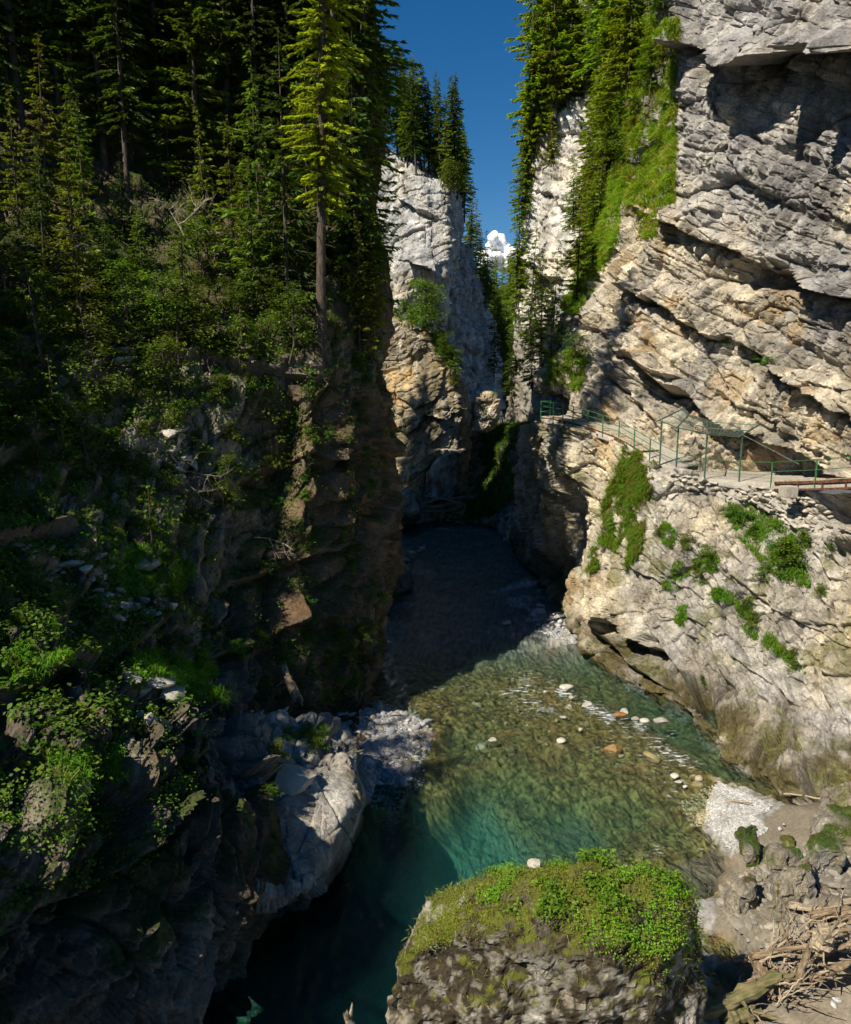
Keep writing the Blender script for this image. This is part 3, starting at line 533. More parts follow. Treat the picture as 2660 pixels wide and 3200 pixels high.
# ------------------------------------------------------------------ vegetation
def unit(v): return v/(np.linalg.norm(v, axis=-1, keepdims=True)+1e-9)
def tubes(paths, radii, sides=6):
    """joined tapered tubes: paths list of (n,3), radii list of (n,)"""
    V = []; Fq = []; o = 0
    for p, r in zip(paths, radii):
        p = np.asarray(p, float); r = np.asarray(r, float); n = len(p)
        t = unit(np.gradient(p, axis=0)); ref = np.array([0, 0, 1.0]) if abs(t[:, 2]).mean() < .8 else np.array([1.0, 0, 0])
        a = unit(np.cross(t, ref)); b = np.cross(t, a); th = np.arange(sides)*2*math.pi/sides
        ring = p[:, None]+r[:, None, None]*(np.cos(th)[None, :, None]*a[:, None]+np.sin(th)[None, :, None]*b[:, None])
        V.append(ring.reshape(-1, 3))
        i = (np.arange(n-1)[:, None]*sides+np.arange(sides)[None]).ravel(); j = (np.arange(n-1)[:, None]*sides+(np.arange(sides)[None]+1) % sides).ravel()
        Fq.append(np.stack([i, j, j+sides, i+sides], 1)+o); o += n*sides
    return np.concatenate(V), [np.concatenate(Fq)]
def kites(base, dirs, length, width, nrm, bend=0.0):
    """leaf shaped quads"""
    side = unit(np.cross(dirs, nrm)); L = length[:, None]; W = width[:, None]
    mid = base+dirs*L*.45; tip = base+dirs*L+np.array([0, 0, -1])*L*bend
    V = np.stack([base, mid+side*W*.5, tip, mid-side*W*.5], 1).reshape(-1, 3)
    i = np.arange(len(base))*4; return V, np.stack([i, i+1, i+2, i+3], 1)
def spruce_mesh(seed, h, z0, rmax, power=.75, droop=.55, dens=1.0, tone=(.055, .095, .018), tw=1.0, bare=0, nbf=1.0, trk=1.0, zst=1.0):
    r = np.random.default_rng(seed); B = []; D = []; Ln = []; Wd = []; Nn = []; C = []; bpaths = []; brad = []
    lean = r.normal(size=2)*.01*h
    def axis(z): return np.array([lean[0]*(z/h)**2, lean[1]*(z/h)**2, z])
    z = z0
    while z < h-.15:
        t = (h-z)/(h-z0); rad = rmax*min(1, t**power)*(1 if t < .93 else .8)
        nb = max(3, int(r.integers(4, 7)*(.6+.4*t)*nbf))
        for k in range(nb):
            if r.random() < .1: continue
            az = r.random()*6.283; L = max(.18, rad*r.uniform(.38, 1.18)*(1+.22*math.sin(az+z*.9+seed))); out = np.array([math.cos(az), math.sin(az), 0]); sd = np.array([-out[1], out[0], 0]); zz = z+r.uniform(-.15, .15)
            up = r.uniform(.05, .25)*(1.6-t); s = np.linspace(0, 1, 5); cur = axis(zz)+out*(s*L)[:, None]+np.array([0, 0, 1])*(L*(up*s-droop*s**1.8+.18*s**4))[:, None]
            if L > .5 and k % 2 == 0: bpaths.append(cur); brad.append(np.linspace(.03, .008, 5)*min(1.5, L*.6))
            nt = int(max(6, L*26*dens)); ss = r.uniform(.03, 1.02, nt)**.8; ss = np.minimum(ss, 1)
            pos = np.stack([np.interp(ss, s, cur[:, q]) for q in range(3)], 1); sg = np.where(r.random(nt) < .5, -1, 1)
            w = (1-ss*.75); dirs = out*(.55+.5*ss)[:, None]+sd*(sg*r.uniform(.25, 1.1, nt)*w)[:, None]+np.array([0, 0, 1])*(r.uniform(-.75, .12, nt))[:, None]
            dirs = unit(dirs); ln = r.uniform(.2, .48, nt)*tw*(.55+.45*min(1, L/1.2)); nn = unit(np.array([0, 0, 1.0])+r.normal(size=(nt, 3))*.55)
            B.append(pos); D.append(dirs); Ln.append(ln); Wd.append(ln*r.uniform(.26, .42, nt)); Nn.append(nn)
            v = r.uniform(.6, 1.15)*(.55+.6*ss)*r.uniform(.75, 1.25, nt); C.append(np.array(tone)*v[:, None]*np.array([1, 1, 1])+np.array([.02, .015, 0])*(ss*r.random(nt))[:, None])
        z += r.uniform(.28, .46)*(.75+.5*t)*zst
    B, D, Ln, Wd, Nn, C = [np.concatenate(q) for q in (B, D, Ln, Wd, Nn, C)]
    V, Fq = kites(B, D, Ln, Wd, Nn, .12); crown = mesh_np('crown', V, [Fq], np.repeat(C, 4, 0))
    zs = np.linspace(-.6, h, 9); tp = np.stack([axis(max(q, 0)) for q in zs]); tp[0, 2] = -.6
    rb = (.011*h+.04)*trk; paths = [tp]; rad = [rb*(1-.93*(zs.clip(0)/h))]; rad[0][0] *= 1.35
    for k in range(bare):
        zb = r.uniform(.12*h, max(z0, .2*h)); az = r.random()*6.28; L = r.uniform(.4, 1.3); s = np.linspace(0, 1, 4)
        paths.append(axis(zb)+np.stack([math.cos(az)*s*L, math.sin(az)*s*L, -.25*L*s**2], 1)); rad.append(np.linspace(.022, .006, 4))
    V, Fq = tubes(paths, rad, 7)
    if bpaths:
        V2, F2 = tubes(bpaths, brad, 3); Fq = [np.concatenate([Fq[0], F2[0]+len(V)])]; V = np.concatenate([V, V2])
    return crown, mesh_np('trunk', V, Fq, None, True)
def spruce_proto(*a, **k):
    name = k.pop('name', 'spruce_tree'); c, t = spruce_mesh(*a, **k)
    e = thing(name, 'spruce', 'tree'); link('crown', c, M_needle, e); link('trunk', t, M_bark, e); return e
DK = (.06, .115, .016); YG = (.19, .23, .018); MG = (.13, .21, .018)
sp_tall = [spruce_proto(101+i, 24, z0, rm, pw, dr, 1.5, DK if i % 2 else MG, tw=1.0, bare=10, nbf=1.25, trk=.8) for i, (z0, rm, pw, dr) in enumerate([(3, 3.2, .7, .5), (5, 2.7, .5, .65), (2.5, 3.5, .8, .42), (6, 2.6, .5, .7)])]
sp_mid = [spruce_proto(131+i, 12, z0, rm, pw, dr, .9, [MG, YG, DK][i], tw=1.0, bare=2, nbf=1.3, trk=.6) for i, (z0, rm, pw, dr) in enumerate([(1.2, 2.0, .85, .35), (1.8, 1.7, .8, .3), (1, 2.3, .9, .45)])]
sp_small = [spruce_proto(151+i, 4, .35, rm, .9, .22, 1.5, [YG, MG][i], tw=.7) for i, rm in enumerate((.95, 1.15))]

def broad_mesh(seed, h, spread, nbr, leaf, nleaf, tone, trunk_h=.25, flat=.35):
    r = np.random.default_rng(seed); paths = []; rad = []; tips = []
    zt = np.linspace(0, h*.85, 6); tr = np.stack([np.cumsum(r.normal(size=6))*.03*h, np.cumsum(r.normal(size=6))*.03*h, zt], 1); tr[0] = (0, 0, -.3)
    paths.append(tr); rad.append(np.linspace(.014*h+.012, .006, 6))
    for k in range(nbr):
        u = r.uniform(trunk_h, 1); b = np.array([np.interp(u*zt[-1], zt, tr[:, q]) for q in range(3)]); az = r.random()*6.28; L = spread*r.uniform(.55, 1.1)*(1-.55*u)
        s = np.linspace(0, 1, 5); rise = r.uniform(.2, .8)
        cur = b+np.stack([math.cos(az)*s*L, math.sin(az)*s*L, L*(rise*s-.45*s**2)], 1)+np.cumsum(r.normal(size=(5, 3))*.04*L, 0)*s[:, None]
        paths.append(cur); rad.append(np.linspace(.006*h+.005, .003, 5)); tips.append(cur)
    B = []; D = []
    for cur in tips:
        m = max(3, nleaf//nbr); u = r.uniform(.25, 1, m); ii = u*4; k = np.minimum(ii.astype(int), 3); f = (ii-k)[:, None]
        p = cur[k]*(1-f)+cur[k+1]*f+r.normal(size=(m, 3))*np.array([1, 1, .45])*leaf*1.6*(h*.1+.6); B.append(p); d = unit(cur[-1]-cur[0])+r.normal(size=(m, 3))*.7; d[:, 2] = d[:, 2]*.4-.15; D.append(unit(d))
    B = np.concatenate(B); D = np.concatenate(D); n = len(B); ln = leaf*r.uniform(.7, 1.3, n)
    V, Fq = kites(B, D, ln, ln*.62, unit(np.array([0, 0, 1.0])+r.normal(size=(n, 3))*flat), .1)
    cl = r.uniform(.6, 1.3, n)*(.8+.4*pn(B*1.7+5)); C = np.array(tone)*cl[:, None]
    leaves = mesh_np('crown', V, [Fq], np.repeat(C, 4, 0)); V, Fq = tubes(paths, rad, 5)
    return leaves, mesh_np('trunk', V, Fq, None, True)
def broad_proto(name, cat, *a, **k):
    c, t = broad_mesh(*a, **k); e = thing(name, cat, cat); link('crown' if cat == 'tree' else 'foliage', c, M_leaf, e); link('trunk' if cat == 'tree' else 'stem', t, M_bark, e); return e
BG = (.14, .24, .016)
bushes = [broad_proto('leafy_shrub', 'shrub', 201, 1.1, 1.0, 22, .11, 1100, (.10, .20, .014), trunk_h=.02), broad_proto('leafy_shrub', 'shrub', 202, 1.6, 1.2, 26, .12, 1300, (.13, .20, .016), trunk_h=.05),
          broad_proto('leafy_shrub', 'shrub', 203, .7, .9, 20, .10, 900, (.08, .22, .014), trunk_h=.02)]
saplings = [broad_proto('sapling', 'tree', 211, 4.2, 1.9, 26, .16, 1300, (.12, .20, .016), trunk_h=.2, flat=.25), broad_proto('sapling', 'tree', 212, 3.4, 1.7, 22, .15, 1000, (.14, .2, .018), trunk_h=.25, flat=.25)]
decid = [broad_proto('broadleaf_tree', 'tree', 221, 9, 3.6, 60, .28, 4200, BG, trunk_h=.15, flat=.5), broad_proto('broadleaf_tree', 'tree', 222, 8, 3.0, 50, .26, 3600, (.16, .25, .02), trunk_h=.12, flat=.5)]

hi_ok = True
def pick(p, poly, n, seed, cond=None, mind=0):
    r = np.random.default_rng(seed); m = inpoly(p.x, p.y, poly)
    if p is p_ll: m &= ~inpoly(p.x, p.y, [(930, 860), (1090, 860), (1090, 1130), (930, 1130)]) if n > 20 and hi_ok else True
    if p is p_ll: m &= (p.P[:, 1] < 64+p.P[:, 0]*0) & (np.arange(len(p.x)) % p.nx < .80*p.nx)
    if cond is not None: m &= cond
    idx = np.nonzero(m)[0]
    if not len(idx): return []
    # weight by true area so that steep foreshortened parts do not crowd
    ii = np.clip(idx, 0, p.ny*p.nx-p.nx-2); w = np.linalg.norm(np.cross(p.P[ii+1]-p.P[ii], p.P[ii+p.nx]-p.P[ii]), axis=1); w = np.minimum(w, np.percentile(w, 95)); w /= w.sum()
    out = []
    for i in r.choice(idx, size=min(len(idx), n*12), replace=False, p=w):
        q = p.P[i]
        if all((q[0]-a[0])**2+(q[1]-a[1])**2+(q[2]-a[2])**2 > mind*mind for a in [p.P[j] for j in out]):
            out.append(i)
            if len(out) >= n: break
    return out
rr = random.Random(5)
def put(protos, p, px, py, h, base, label, group=None, Y=None, sink=.25, tilt=None):
    q, _ = on(p, px, py) if Y is None else (PIX(px, py, Y), 0)
    s = h/base; pr = rr.choice(protos) if isinstance(protos, list) else protos
    return place(pr, (q[0], q[1], q[2]-sink), rr.random()*6.28, (s*rr.uniform(.92, 1.08), s*rr.uniform(.92, 1.08), s), label, group, tilt or (rr.gauss(0, .02), rr.gauss(0, .02)))
def scatter(protos, base, p, poly, n, seed, hr, label, group, mind=1.0, cond=None, sink=.2):
    for i in pick(p, poly, n, seed, cond, mind):
        q = p.P[i]; h = rr.uniform(*hr); s = h/base; pr = rr.choice(protos)
        place(pr, (q[0], q[1], q[2]-sink), rr.random()*6.28, (s*rr.uniform(.9, 1.15), s*rr.uniform(.9, 1.15), s), label, group, (rr.gauss(0, .03), rr.gauss(0, .03)))

# the lone sunlit spruce on the brow of the left slope
big = spruce_proto(77, 34, 6.6, 1.8, .25, .55, 2.6, (.35, .39, .02), tw=.62, bare=16, nbf=1.6, trk=.6, zst=.6, name='spruce_tree')
bq = PIX(1003, 1068, 39.6)
place(big, (bq[0], bq[1], bq[2]-.4), 1.0, 1, 'tall sunlit yellow-green spruce with a bare lower trunk at the cliff edge', None, (0, .035))
# ragged low boughs on its trunk
gl = 'dark spruce of the dense forest on the shaded left slope'; gg = 'forest spruces on the left slope'
for px, py, h in [(1100, 900, 13), (1130, 960, 12), (1160, 1010, 9), (1085, 760, 26), (1125, 640, 24), (1050, 560, 26), (1165, 820, 12), (1120, 1090, 7), (1170, 1080, 6), (1165, 1130, 5), (800, 1010, 8), (900, 960, 13), (830, 940, 12)]:
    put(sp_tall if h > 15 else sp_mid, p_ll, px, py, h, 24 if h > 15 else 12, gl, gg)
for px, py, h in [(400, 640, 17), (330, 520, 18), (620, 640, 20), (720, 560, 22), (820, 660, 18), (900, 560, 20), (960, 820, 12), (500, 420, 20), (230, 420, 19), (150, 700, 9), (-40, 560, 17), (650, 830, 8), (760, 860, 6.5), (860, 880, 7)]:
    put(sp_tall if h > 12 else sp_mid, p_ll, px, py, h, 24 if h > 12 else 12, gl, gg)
scatter(sp_tall, 24, p_ll, [(-250, -200), (1130, -200), (1180, 350), (1150, 520), (-300, 560)], 60, 3, (15, 25), gl, gg, 2.6)
bare = spruce_proto(88, 22, 13, 1.6, .5, .6, .6, DK, tw=1.0, bare=34); put(bare, p_ll, 84, 500, 22, 22, 'thin bare-trunked spruce on the root mound of the dark slope', None)
scatter(sp_mid, 12, p_ll, [(-300, 560), (1150, 520), (1190, 980), (900, 1060), (-300, 1000)], 34, 4, (3, 8), 'young spruce in the undergrowth of the shaded left slope', 'young spruces on the left slope', 1.6)
put(sp_small[0], p_ll, 565, 1085, 3.9, 4, 'small sunlit yellow-green spruce below the dead white branches')
put(sp_small[1], p_ll, 140, 1180, 5.2, 4, 'bushy young spruce with drooping yellow-green boughs beside the stony gully')
put(sp_small[0], p_ll, 760, 1130, 3.0, 4, 'young spruce at the foot of the tall sunlit spruce')
put(sp_small[1], p_ll, 480, 1760, 3.4, 4, 'sunlit yellow-green young spruce on the rocky step above the river ledge')
put(sp_small[0], p_ll, 610, 1720, 3.0, 4, 'dull young spruce beside the sunlit one on the rocky step')
put(sp_small[1], p_ll, 880, 1420, 3.2, 4, 'young spruce at the edge of the dark left cliff')
scatter(sp_small, 4, p_ll, [(-100, 1000), (700, 1050), (760, 1180), (300, 1500), (-200, 1500)], 16, 6, (1.4, 3.2), 'knee-high to head-high spruce on the rocky left slope', 'small spruces on the left slope', 1.0)
for px, py, h, lb in [(270, 1130, 4.6, 'broad-leaved sapling with tiered branches left of the stony gully'), (180, 960, 4.2, 'thin light-green maple sapling in front of the dark forest'), (830, 1500, 4.0, 'leaning leafy sapling catching sun above the dark cliff'),
                      (960, 1560, 2.8, 'leafy sapling hanging out over the dark cliff'), (700, 1590, 3.2, 'leafy sapling at the head of the scree patch'), (620, 880, 3.6, 'leafy sapling under the dead white branches')]:
    put(saplings, p_ll, px, py, h, 3.9, lb)
scatter(saplings, 3.9, p_ll, [(-200, 800), (1150, 900), (1200, 1150), (700, 1150), (300, 1500), (-200, 1450)], 34, 8, (1.8, 4.2), 'leafy sapling in the understorey of the left slope', 'saplings on the left slope', 1.2)
scatter(bushes, 1.2, p_ll, [(-300, 1000), (1180, 1050), (1230, 1200), (700, 1250), (700, 1550), (350, 1550), (-300, 1550)], 112, 9, (.35, 1.05), 'low leafy shrub on the shaded left slope', 'shrubs on the left slope', .55, cond=p_ll.S[:, 2] > .2, sink=.05)
scatter(bushes, 1.2, p_ll, [(-300, 1550), (700, 1550), (700, 2150), (500, 2600), (-200, 2900)], 64, 22, (.16, .42), 'small herb clump on the dark lower crags of the left slope', 'herb clumps on the dark lower crags', .4, sink=.03)
scatter(bushes, 1.2, p_ll, [(700, 1250), (1230, 1200), (1240, 2000), (1050, 2200), (700, 2150)], 62, 10, (.4, .9), 'small leafy shrub rooted in the dark left cliff face', 'shrubs on the dark cliff face', .9, sink=.05)
# forest beyond the left edge of the view, which shades the slope
sl = 'spruce standing farther along the left slope out of view, shading it'; sgp = 'spruces along the left slope beyond the outcrops'
scatter(sp_mid, 12, p_up, [(-15.5, 17), (-24.5, 34), (-33, 30), (-23, 11)], 30, 19, (14, 18), sl, sgp, 1.9)
scatter(sp_mid, 12, p_up, [(-6, 4), (-15.5, 17), (-23, 11), (-16, 0)], 24, 20, (6.5, 8.5), 'low spruce out of view above the dark crags, shading them', 'low spruces above the dark crags', 1.7)

# right side
sp_lit = [spruce_proto(171+i, 16, z0, rm, pw, .45, 1.3, [(.20, .31, .016), (.25, .33, .016)][i], tw=1.05, bare=6, nbf=1.3, trk=.8) for i, (z0, rm, pw) in enumerate([(2.0, 2.9, .7), (1.5, 2.5, .75)])]  # brighter copy of the spruces, full sun put into the needle colour
rl = 'sunlit spruce crowning the white cliff across the gorge'; rg = 'spruces above the white cliff'
for px, py, h in [(1672, 470, 20), (1650, 590, 14), (1632, 720, 11), (1622, 860, 10), (1700, 400, 21), (1735, 360, 22), (1775, 330, 21), (1830, 300, 22), (1690, 250, 20), (1760, 150, 20), (1850, 120, 22), (1640, 640, 9), (1615, 960, 9), (1625, 1000, 8), (1720, 520, 8), (1655, 520, 16), (1800, 230, 22)]:
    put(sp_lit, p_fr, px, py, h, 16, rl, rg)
scatter(sp_lit+[sp_tall[0]], 18, p_fr, [(1690, -450), (1950, -450), (1950, 280), (1800, 280), (1700, 330), (1670, 150)], 24, 12, (14, 22), rl, rg, 2.5)
dl = 'dark spruce in the shaded cleft behind the walkway'; dg = 'spruces in the shaded cleft'
for px, py, h in [(1650, 1080, 14), (1690, 1120, 12), (1720, 1150, 13), (1615, 1180, 10), (1660, 1220, 8), (1600, 1250, 8), (1690, 1240, 8)]: put(sp_mid, p_fr, px, py, h, 12, dl, dg)
sg = 'spruce on the steep grassy slope beside the grey cliff'; sgg = 'spruces on the grassy slope'
for px, py, h in [(1910, 560, 15), (1890, 640, 13), (1930, 420, 14), (1960, 300, 13), (1990, 200, 12), (2030, 120, 12), (2070, 60, 11), (1920, 250, 16), (1900, 120, 18), (1960, 40, 16), (2040, -60, 15), (2100, -40, 12), (1985, 420, 7), (2030, 300, 7), (2075, 230, 7), (1870, 780, 9), (1850, 850, 8)]:
    put(sp_lit, p_ru, px, py, h, 16, sg, sgg)
scatter(sp_lit, 16, p_ru, [(1800, -350), (2060, -350), (2010, 150), (1930, 480), (1880, 420)], 16, 13, (8, 14), sg, sgg, 2.0)
scatter(decid, 8.5, p_ru, [(1830, -200), (2090, -200), (2060, 250), (1960, 500), (1890, 600)], 12, 18, (3, 5.5), 'bright broadleaf tree among the spruces of the grassy slope', 'broadleaf trees on the grassy slope', 1.8)
put(sp_mid[1], p_ru, 1800, 1010, 11, 12, 'slim yellow-green spruce against the white cliff, left of the grassy ledge', None, Y=66)
put(sp_mid[1], p_ru, 1722, 1175, 6.5, 12, 'brownish young spruce on the grass mound above the walkway end', None, Y=60.5)
put(saplings, p_ru, 1790, 1180, 3.6, 3.9, 'leafy sapling on the grass mound above the walkway')
put(sp_mid[0], p_ru, 1755, 1120, 5, 12, 'green young spruce behind the grass mound', None, Y=63)

for px, py, h in [(1850, 790, 11), (1835, 880, 11), (1815, 980, 11), (1795, 1070, 10), (1790, 720, 8), (1845, 640, 12), (1868, 520, 12), (1885, 420, 13), (1830, 720, 11), (1815, 860, 10)]: put(sp_lit, p_fr, px, py, h, 16, sg, sgg)
# far left cliff top and the slopes behind
fl_ = 'distant spruce on top of the far pale cliff'; fg = 'spruces on the far pale cliff'
for px, py, h in [(1245, 480, 16), (1268, 490, 14), (1292, 500, 16), (1318, 515, 13), (1345, 530, 14), (1362, 545, 9), (1385, 560, 13), (1402, 575, 10), (1425, 590, 12), (1440, 600, 14), (1455, 620, 13), (1465, 640, 12), (1472, 680, 11)]:
    put(sp_lit+[sp_tall[2]], p_fu, px, py, h, 18, fl_, fg)
scatter(sp_tall, 24, p_fu, [(1100, 380), (1450, 560), (1460, 600), (1100, 480)], 22, 14, (11, 16), fl_, fg, 2)
put(decid[1], p_fu, 1408, 600, 5, 8, 'small bright round-crowned broadleaf tree on the far cliff edge')
sl2 = 'spruce on the wooded flank falling behind the far pale cliff'
scatter(sp_mid, 12, p_fs, [(1440, 700), (1500, 740), (1580, 1100), (1580, 1300), (1555, 1300), (1490, 900), (1450, 800)], 26, 15, (8, 13), sl2, 'spruces on the wooded flank', 1.5)
scatter(sp_lit+decid, 13, p_cf, [(1380, 760), (1700, 780), (1720, 1300), (1500, 1350)], 80, 16, (9, 15), 'tree of the far wooded hillside closing the gorge', 'trees on the far hillside', 3.0, sink=1)
put(decid[0], p_fl, 1330, 1035, 6.6, 9, 'bright green broadleaf tree on the ledge of the brown cliff')
for px, py, h, lb in [(1290, 1025, 2.5, 'small bright shrub on the brown cliff ledge left of the broadleaf tree'), (1390, 1120, 3.5, 'dark broadleaf tree on the sloping shoulder of the brown cliff'), (1420, 1200, 2.2, 'leafy shrub low on the shoulder of the brown cliff')]:
    put(decid, p_fl, px, py, h, 8.5, lb)
put(sp_mid, p_fl, 1375, 1100, 6, 12, 'slim spruce on the shoulder of the brown cliff')
scatter(bushes, 1.2, p_fl, [(1200, 960), (1300, 980), (1400, 1080), (1430, 1170), (1410, 1180), (1380, 1130), (1290, 1040)], 16, 17, (1.0, 2.2), 'shrub on the sloping ledge of the brown cliff', 'shrubs on the brown cliff ledge', .8, sink=.1)
rs = 'leafy shrub clinging to the sunlit cliff below the footpath'; rsg = 'shrubs on the cliff below the footpath'
for px, py, h in [(2320, 1640, 1.3), (2360, 1680, 1.0), (2290, 1620, .9), (2420, 1720, 1.1), (2450, 1760, 1.2), (2480, 1790, 1.3), (2390, 1800, .8), (2510, 1710, .8), (2210, 1760, .9), (2190, 1800, .8), (2240, 1860, .8), (2330, 1920, .8), (2350, 1960, .7), (2440, 2040, .6), (2480, 2090, .6), (2200, 2130, .5), (2150, 1720, .8), (2600, 1730, .6), (2570, 1860, .5), (2060, 1680, .6), (2480, 2060, .5), (2400, 2000, .5)]:
    put(bushes, p_rl, px, py, h, 1.2, rs, rsg, sink=.05)
for px, py, h in [(2290, 1080, .9), (2370, 1120, .8), (2400, 1130, .7), (2025, 720, 1.2), (2350, 545, .6), (2330, 1090, .6)]: put(bushes, p_ru, px, py, h, 1.2, 'small shrub rooted in a ledge of the cliff above the footpath', 'shrubs on the upper cliff', sink=.05)
for px, py, h in [(960, 2290, .8), (990, 2330, .7), (900, 2300, .7), (1010, 2280, .6), (840, 2480, .5), (860, 2380, .6)]: put(bushes, p_oc, px, py, h, 1.2, 'green shrub at the back of the rock ledge by the river', 'shrubs on the rock ledge', sink=.05)

# dead wood on the left slope
def dead_tree(seed, L, n, name, label, loc, direction, r0=.04):
    r = np.random.default_rng(seed); paths = []; rad = []
    def grow(p, d, l, rd, lev):
        k = 6; pts = [p]; dd = d.copy()
        for i in range(k):
            dd = unit(dd+r.normal(size=3)*.16); pts.append(pts[-1]+dd*l/k)
        paths.append(np.array(pts)); rad.append(np.linspace(rd, rd*.45, k+1))
        if lev < 3:
            for i in range(n if lev == 0 else 3):
                j = r.integers(1, k+1); grow(pts[j], unit(dd+r.normal(size=3)*.75), l*r.uniform(.4, .65), rd*.55, lev+1)
    grow(np.zeros(3), unit(np.array(direction, float)), L, r0, 0)
    V, Fq = tubes(paths, rad, 5); o = link(name, mesh_np(name, V, Fq, None, True), M_dead); o.location = loc; return tag(o, label, 'dead wood')
q, _ = on(p_ll, 560, 720); q = PIX(575, 735, 36.0)
dead_tree(1, 1.5, 7, 'dead_branches', 'pale leafless tangle of dead branches in front of the dark forest', q, (-.4, -.2, .8), .035)
q = PIX(640, 650, 36.2); dead_tree(2, 1.7, 6, 'dead_branches', 'pale dead branches spreading to the right of the leafless tangle', PIX(560, 700, 36.1), (.9, -.2, .35), .03)
for i, (px, py, dr, L, lb) in enumerate([(800, 1690, (.8, -.3, -.2), 2.0, 'fallen dead branch lying across the foot of the dark cliff ledge'), (520, 1400, (.5, -.5, -.7), 2.6, 'long dead branch sliding down the scree patch'), (660, 1180, (.2, -.4, -.5), 1.8, 'brown dead spruce top hanging below the brow'),
                                         (930, 870, (.4, -.2, -.9), 2.2, 'thin dead branch beside the bare spruce trunk'), (330, 880, (-.6, -.3, .5), 2.4, 'leaning dead stem at the foot of the dark forest'), (120, 740, (.7, -.3, -.25), 2.4, 'curved dead branch under the root mound'),
                                         (480, 1850, (.7, -.4, -.5), 1.3, 'short dead stick on the stony step')]):
    q, _ = on(p_ll, px, py); dead_tree(20+i, L, 5, 'dead_branch', lb, q+np.array([0, -.15, .2]), dr, .03)

# grass: blades growing on the cliffs, hanging over where the rock is steep
def grass(name, p, polys, n, seed, ln=(.25, .6), wd=.03, green=(.10, .17, .018), tan=(.24, .19, .06), tanf=.3, label='grass', thr=-.15, nz=-.3, parent=None):
    r = np.random.default_rng(seed); m = np.zeros(len(p.x), bool)
    for po in polys: m |= inpoly(p.x, p.y, po)
    cl = fbm(p.P/.9+seed, 3)+.35*p.S[:, 2]; m &= (cl > thr) & (p.S[:, 2] > nz); idx = np.nonzero(m)[0]
    if not len(idx): print('no grass', name); return
    ii = np.clip(idx, 0, p.ny*p.nx-p.nx-2); w = np.linalg.norm(np.cross(p.P[ii+1]-p.P[ii], p.P[ii+p.nx]-p.P[ii]), axis=1); w = np.minimum(w, np.percentile(w, 95))*(.3+np.clip(cl[idx]-thr, 0, 1)); w /= w.sum()
    c = r.choice(idx, n, p=w); b = p.P[c]+r.normal(size=(n, 3))*.05; nn = p.S[c]
    l = r.uniform(*ln, n)*(.7+.6*np.clip(cl[c]-thr, 0, 1)); d = unit(nn*.8+np.array([0, 0, .75])+r.normal(size=(n, 3))*.35); out = unit(nn*np.array([1, 1, .1]))
    m1 = b+d*(l*.5)[:, None]; tip = m1+(d*.35+out*.3+np.array([0, 0, -.55]))*(l*.62)[:, None]
    sd = unit(np.cross(d, r.normal(size=(n, 3)))); wv = (wd*r.uniform(.6, 1.3, n))[:, None]
    V = np.stack([b-sd*wv*.5, b+sd*wv*.5, m1+sd*wv*.42, m1-sd*wv*.42, tip], 1).reshape(-1, 3); i = np.arange(n)*5
    tf = (r.random(n) < tanf*(.5+1.2*sst(pn(b/.6+9), -.2, .6))).astype(float); v = r.uniform(.65, 1.25, n)
    C = mix(np.array(green)*v[:, None], np.array(tan)*v[:, None], tf)
    me = mesh_np(name, V, [np.stack([i, i+1, i+2, i+3], 1), np.stack([i+3, i+2, i+4], 1)], np.repeat(C, 5, 0))
    o = link(name, me, M_grass, parent, kind='stuff')
    if parent is None: o['label'] = label; o['category'] = 'grass'
    return o
grass('grass', p_ru, [[(1870, 620), (1945, 600), (1940, 740), (1890, 850), (1810, 985), (1745, 975), (1820, 800)], [(1870, 250), (1960, 200), (1960, 640), (1900, 660)]], 16000, 39, (.45, .95), .05, (.20, .36, .014), (.36, .3, .06), .22, 'bright grass band along the edge of the slope down to the walkway mound', -.6, -.6)
grass('grass', p_ru, [[(1905, 380), (1960, 240), (2000, 60), (2120, 60), (2110, 420), (2085, 620), (2040, 655), (1960, 640), (1900, 560)], [(1885, 640), (1935, 610), (1930, 720), (1880, 830), (1800, 970), (1750, 965), (1830, 800)],
      [(2000, 655), (2065, 680), (2055, 745), (2000, 750)], [(1990, 330), (2120, 300), (2110, 640), (2040, 660)]], 46000, 31, (.4, .9), .045, (.20, .35, .014), (.36, .3, .06), .3, 'sunlit green and straw-coloured grass hanging on the slope beside the grey cliff', -.25)
grass('grass', p_ru, [[(1690, 1215), (1715, 1130), (1790, 1090), (1835, 1130), (1815, 1225), (1745, 1205)]], 11000, 32, (.35, .7), .04, (.16, .29, .016), (.25, .2, .06), .3, 'bright grass mound above the end of the walkway', -.6)
grass('grass', p_rl, [[(1955, 1400), (2050, 1400), (2055, 1450), (2035, 1550), (1970, 1650), (1925, 1730), (1872, 1700), (1888, 1580), (1930, 1480)], [(1970, 1640), (2020, 1620), (2010, 1720), (1960, 1790)], [(1845, 1740), (1870, 1700), (1870, 1790), (1845, 1800)]], 24000, 33, (.3, .65), .035, (.11, .27, .012), (.27, .21, .05), .3, 'bright green grass hanging down the cliff below the walkway', -.3)
grass('grass', p_rl, [[(2065, 1640), (2112, 1640), (2112, 1705), (2070, 1705)], [(2120, 1740), (2180, 1720), (2180, 1800), (2110, 1850), (2060, 1850)], [(2160, 1740), (2240, 1720), (2240, 1830), (2300, 1860), (2290, 1890), (2170, 1860)], [(2270, 1560), (2400, 1600), (2480, 1680), (2550, 1720), (2530, 1840), (2440, 1820), (2300, 1680)], [(2300, 1880), (2360, 1920), (2420, 2000), (2540, 2090), (2520, 2110), (2330, 1980)], [(2120, 1900), (2150, 1890), (2140, 1960), (2110, 1950)]], 16000, 34, (.18, .42), .035, (.11, .26, .014), (.24, .18, .05), .15, 'patches of green grass and herbs on the sunlit lower cliff', .05)
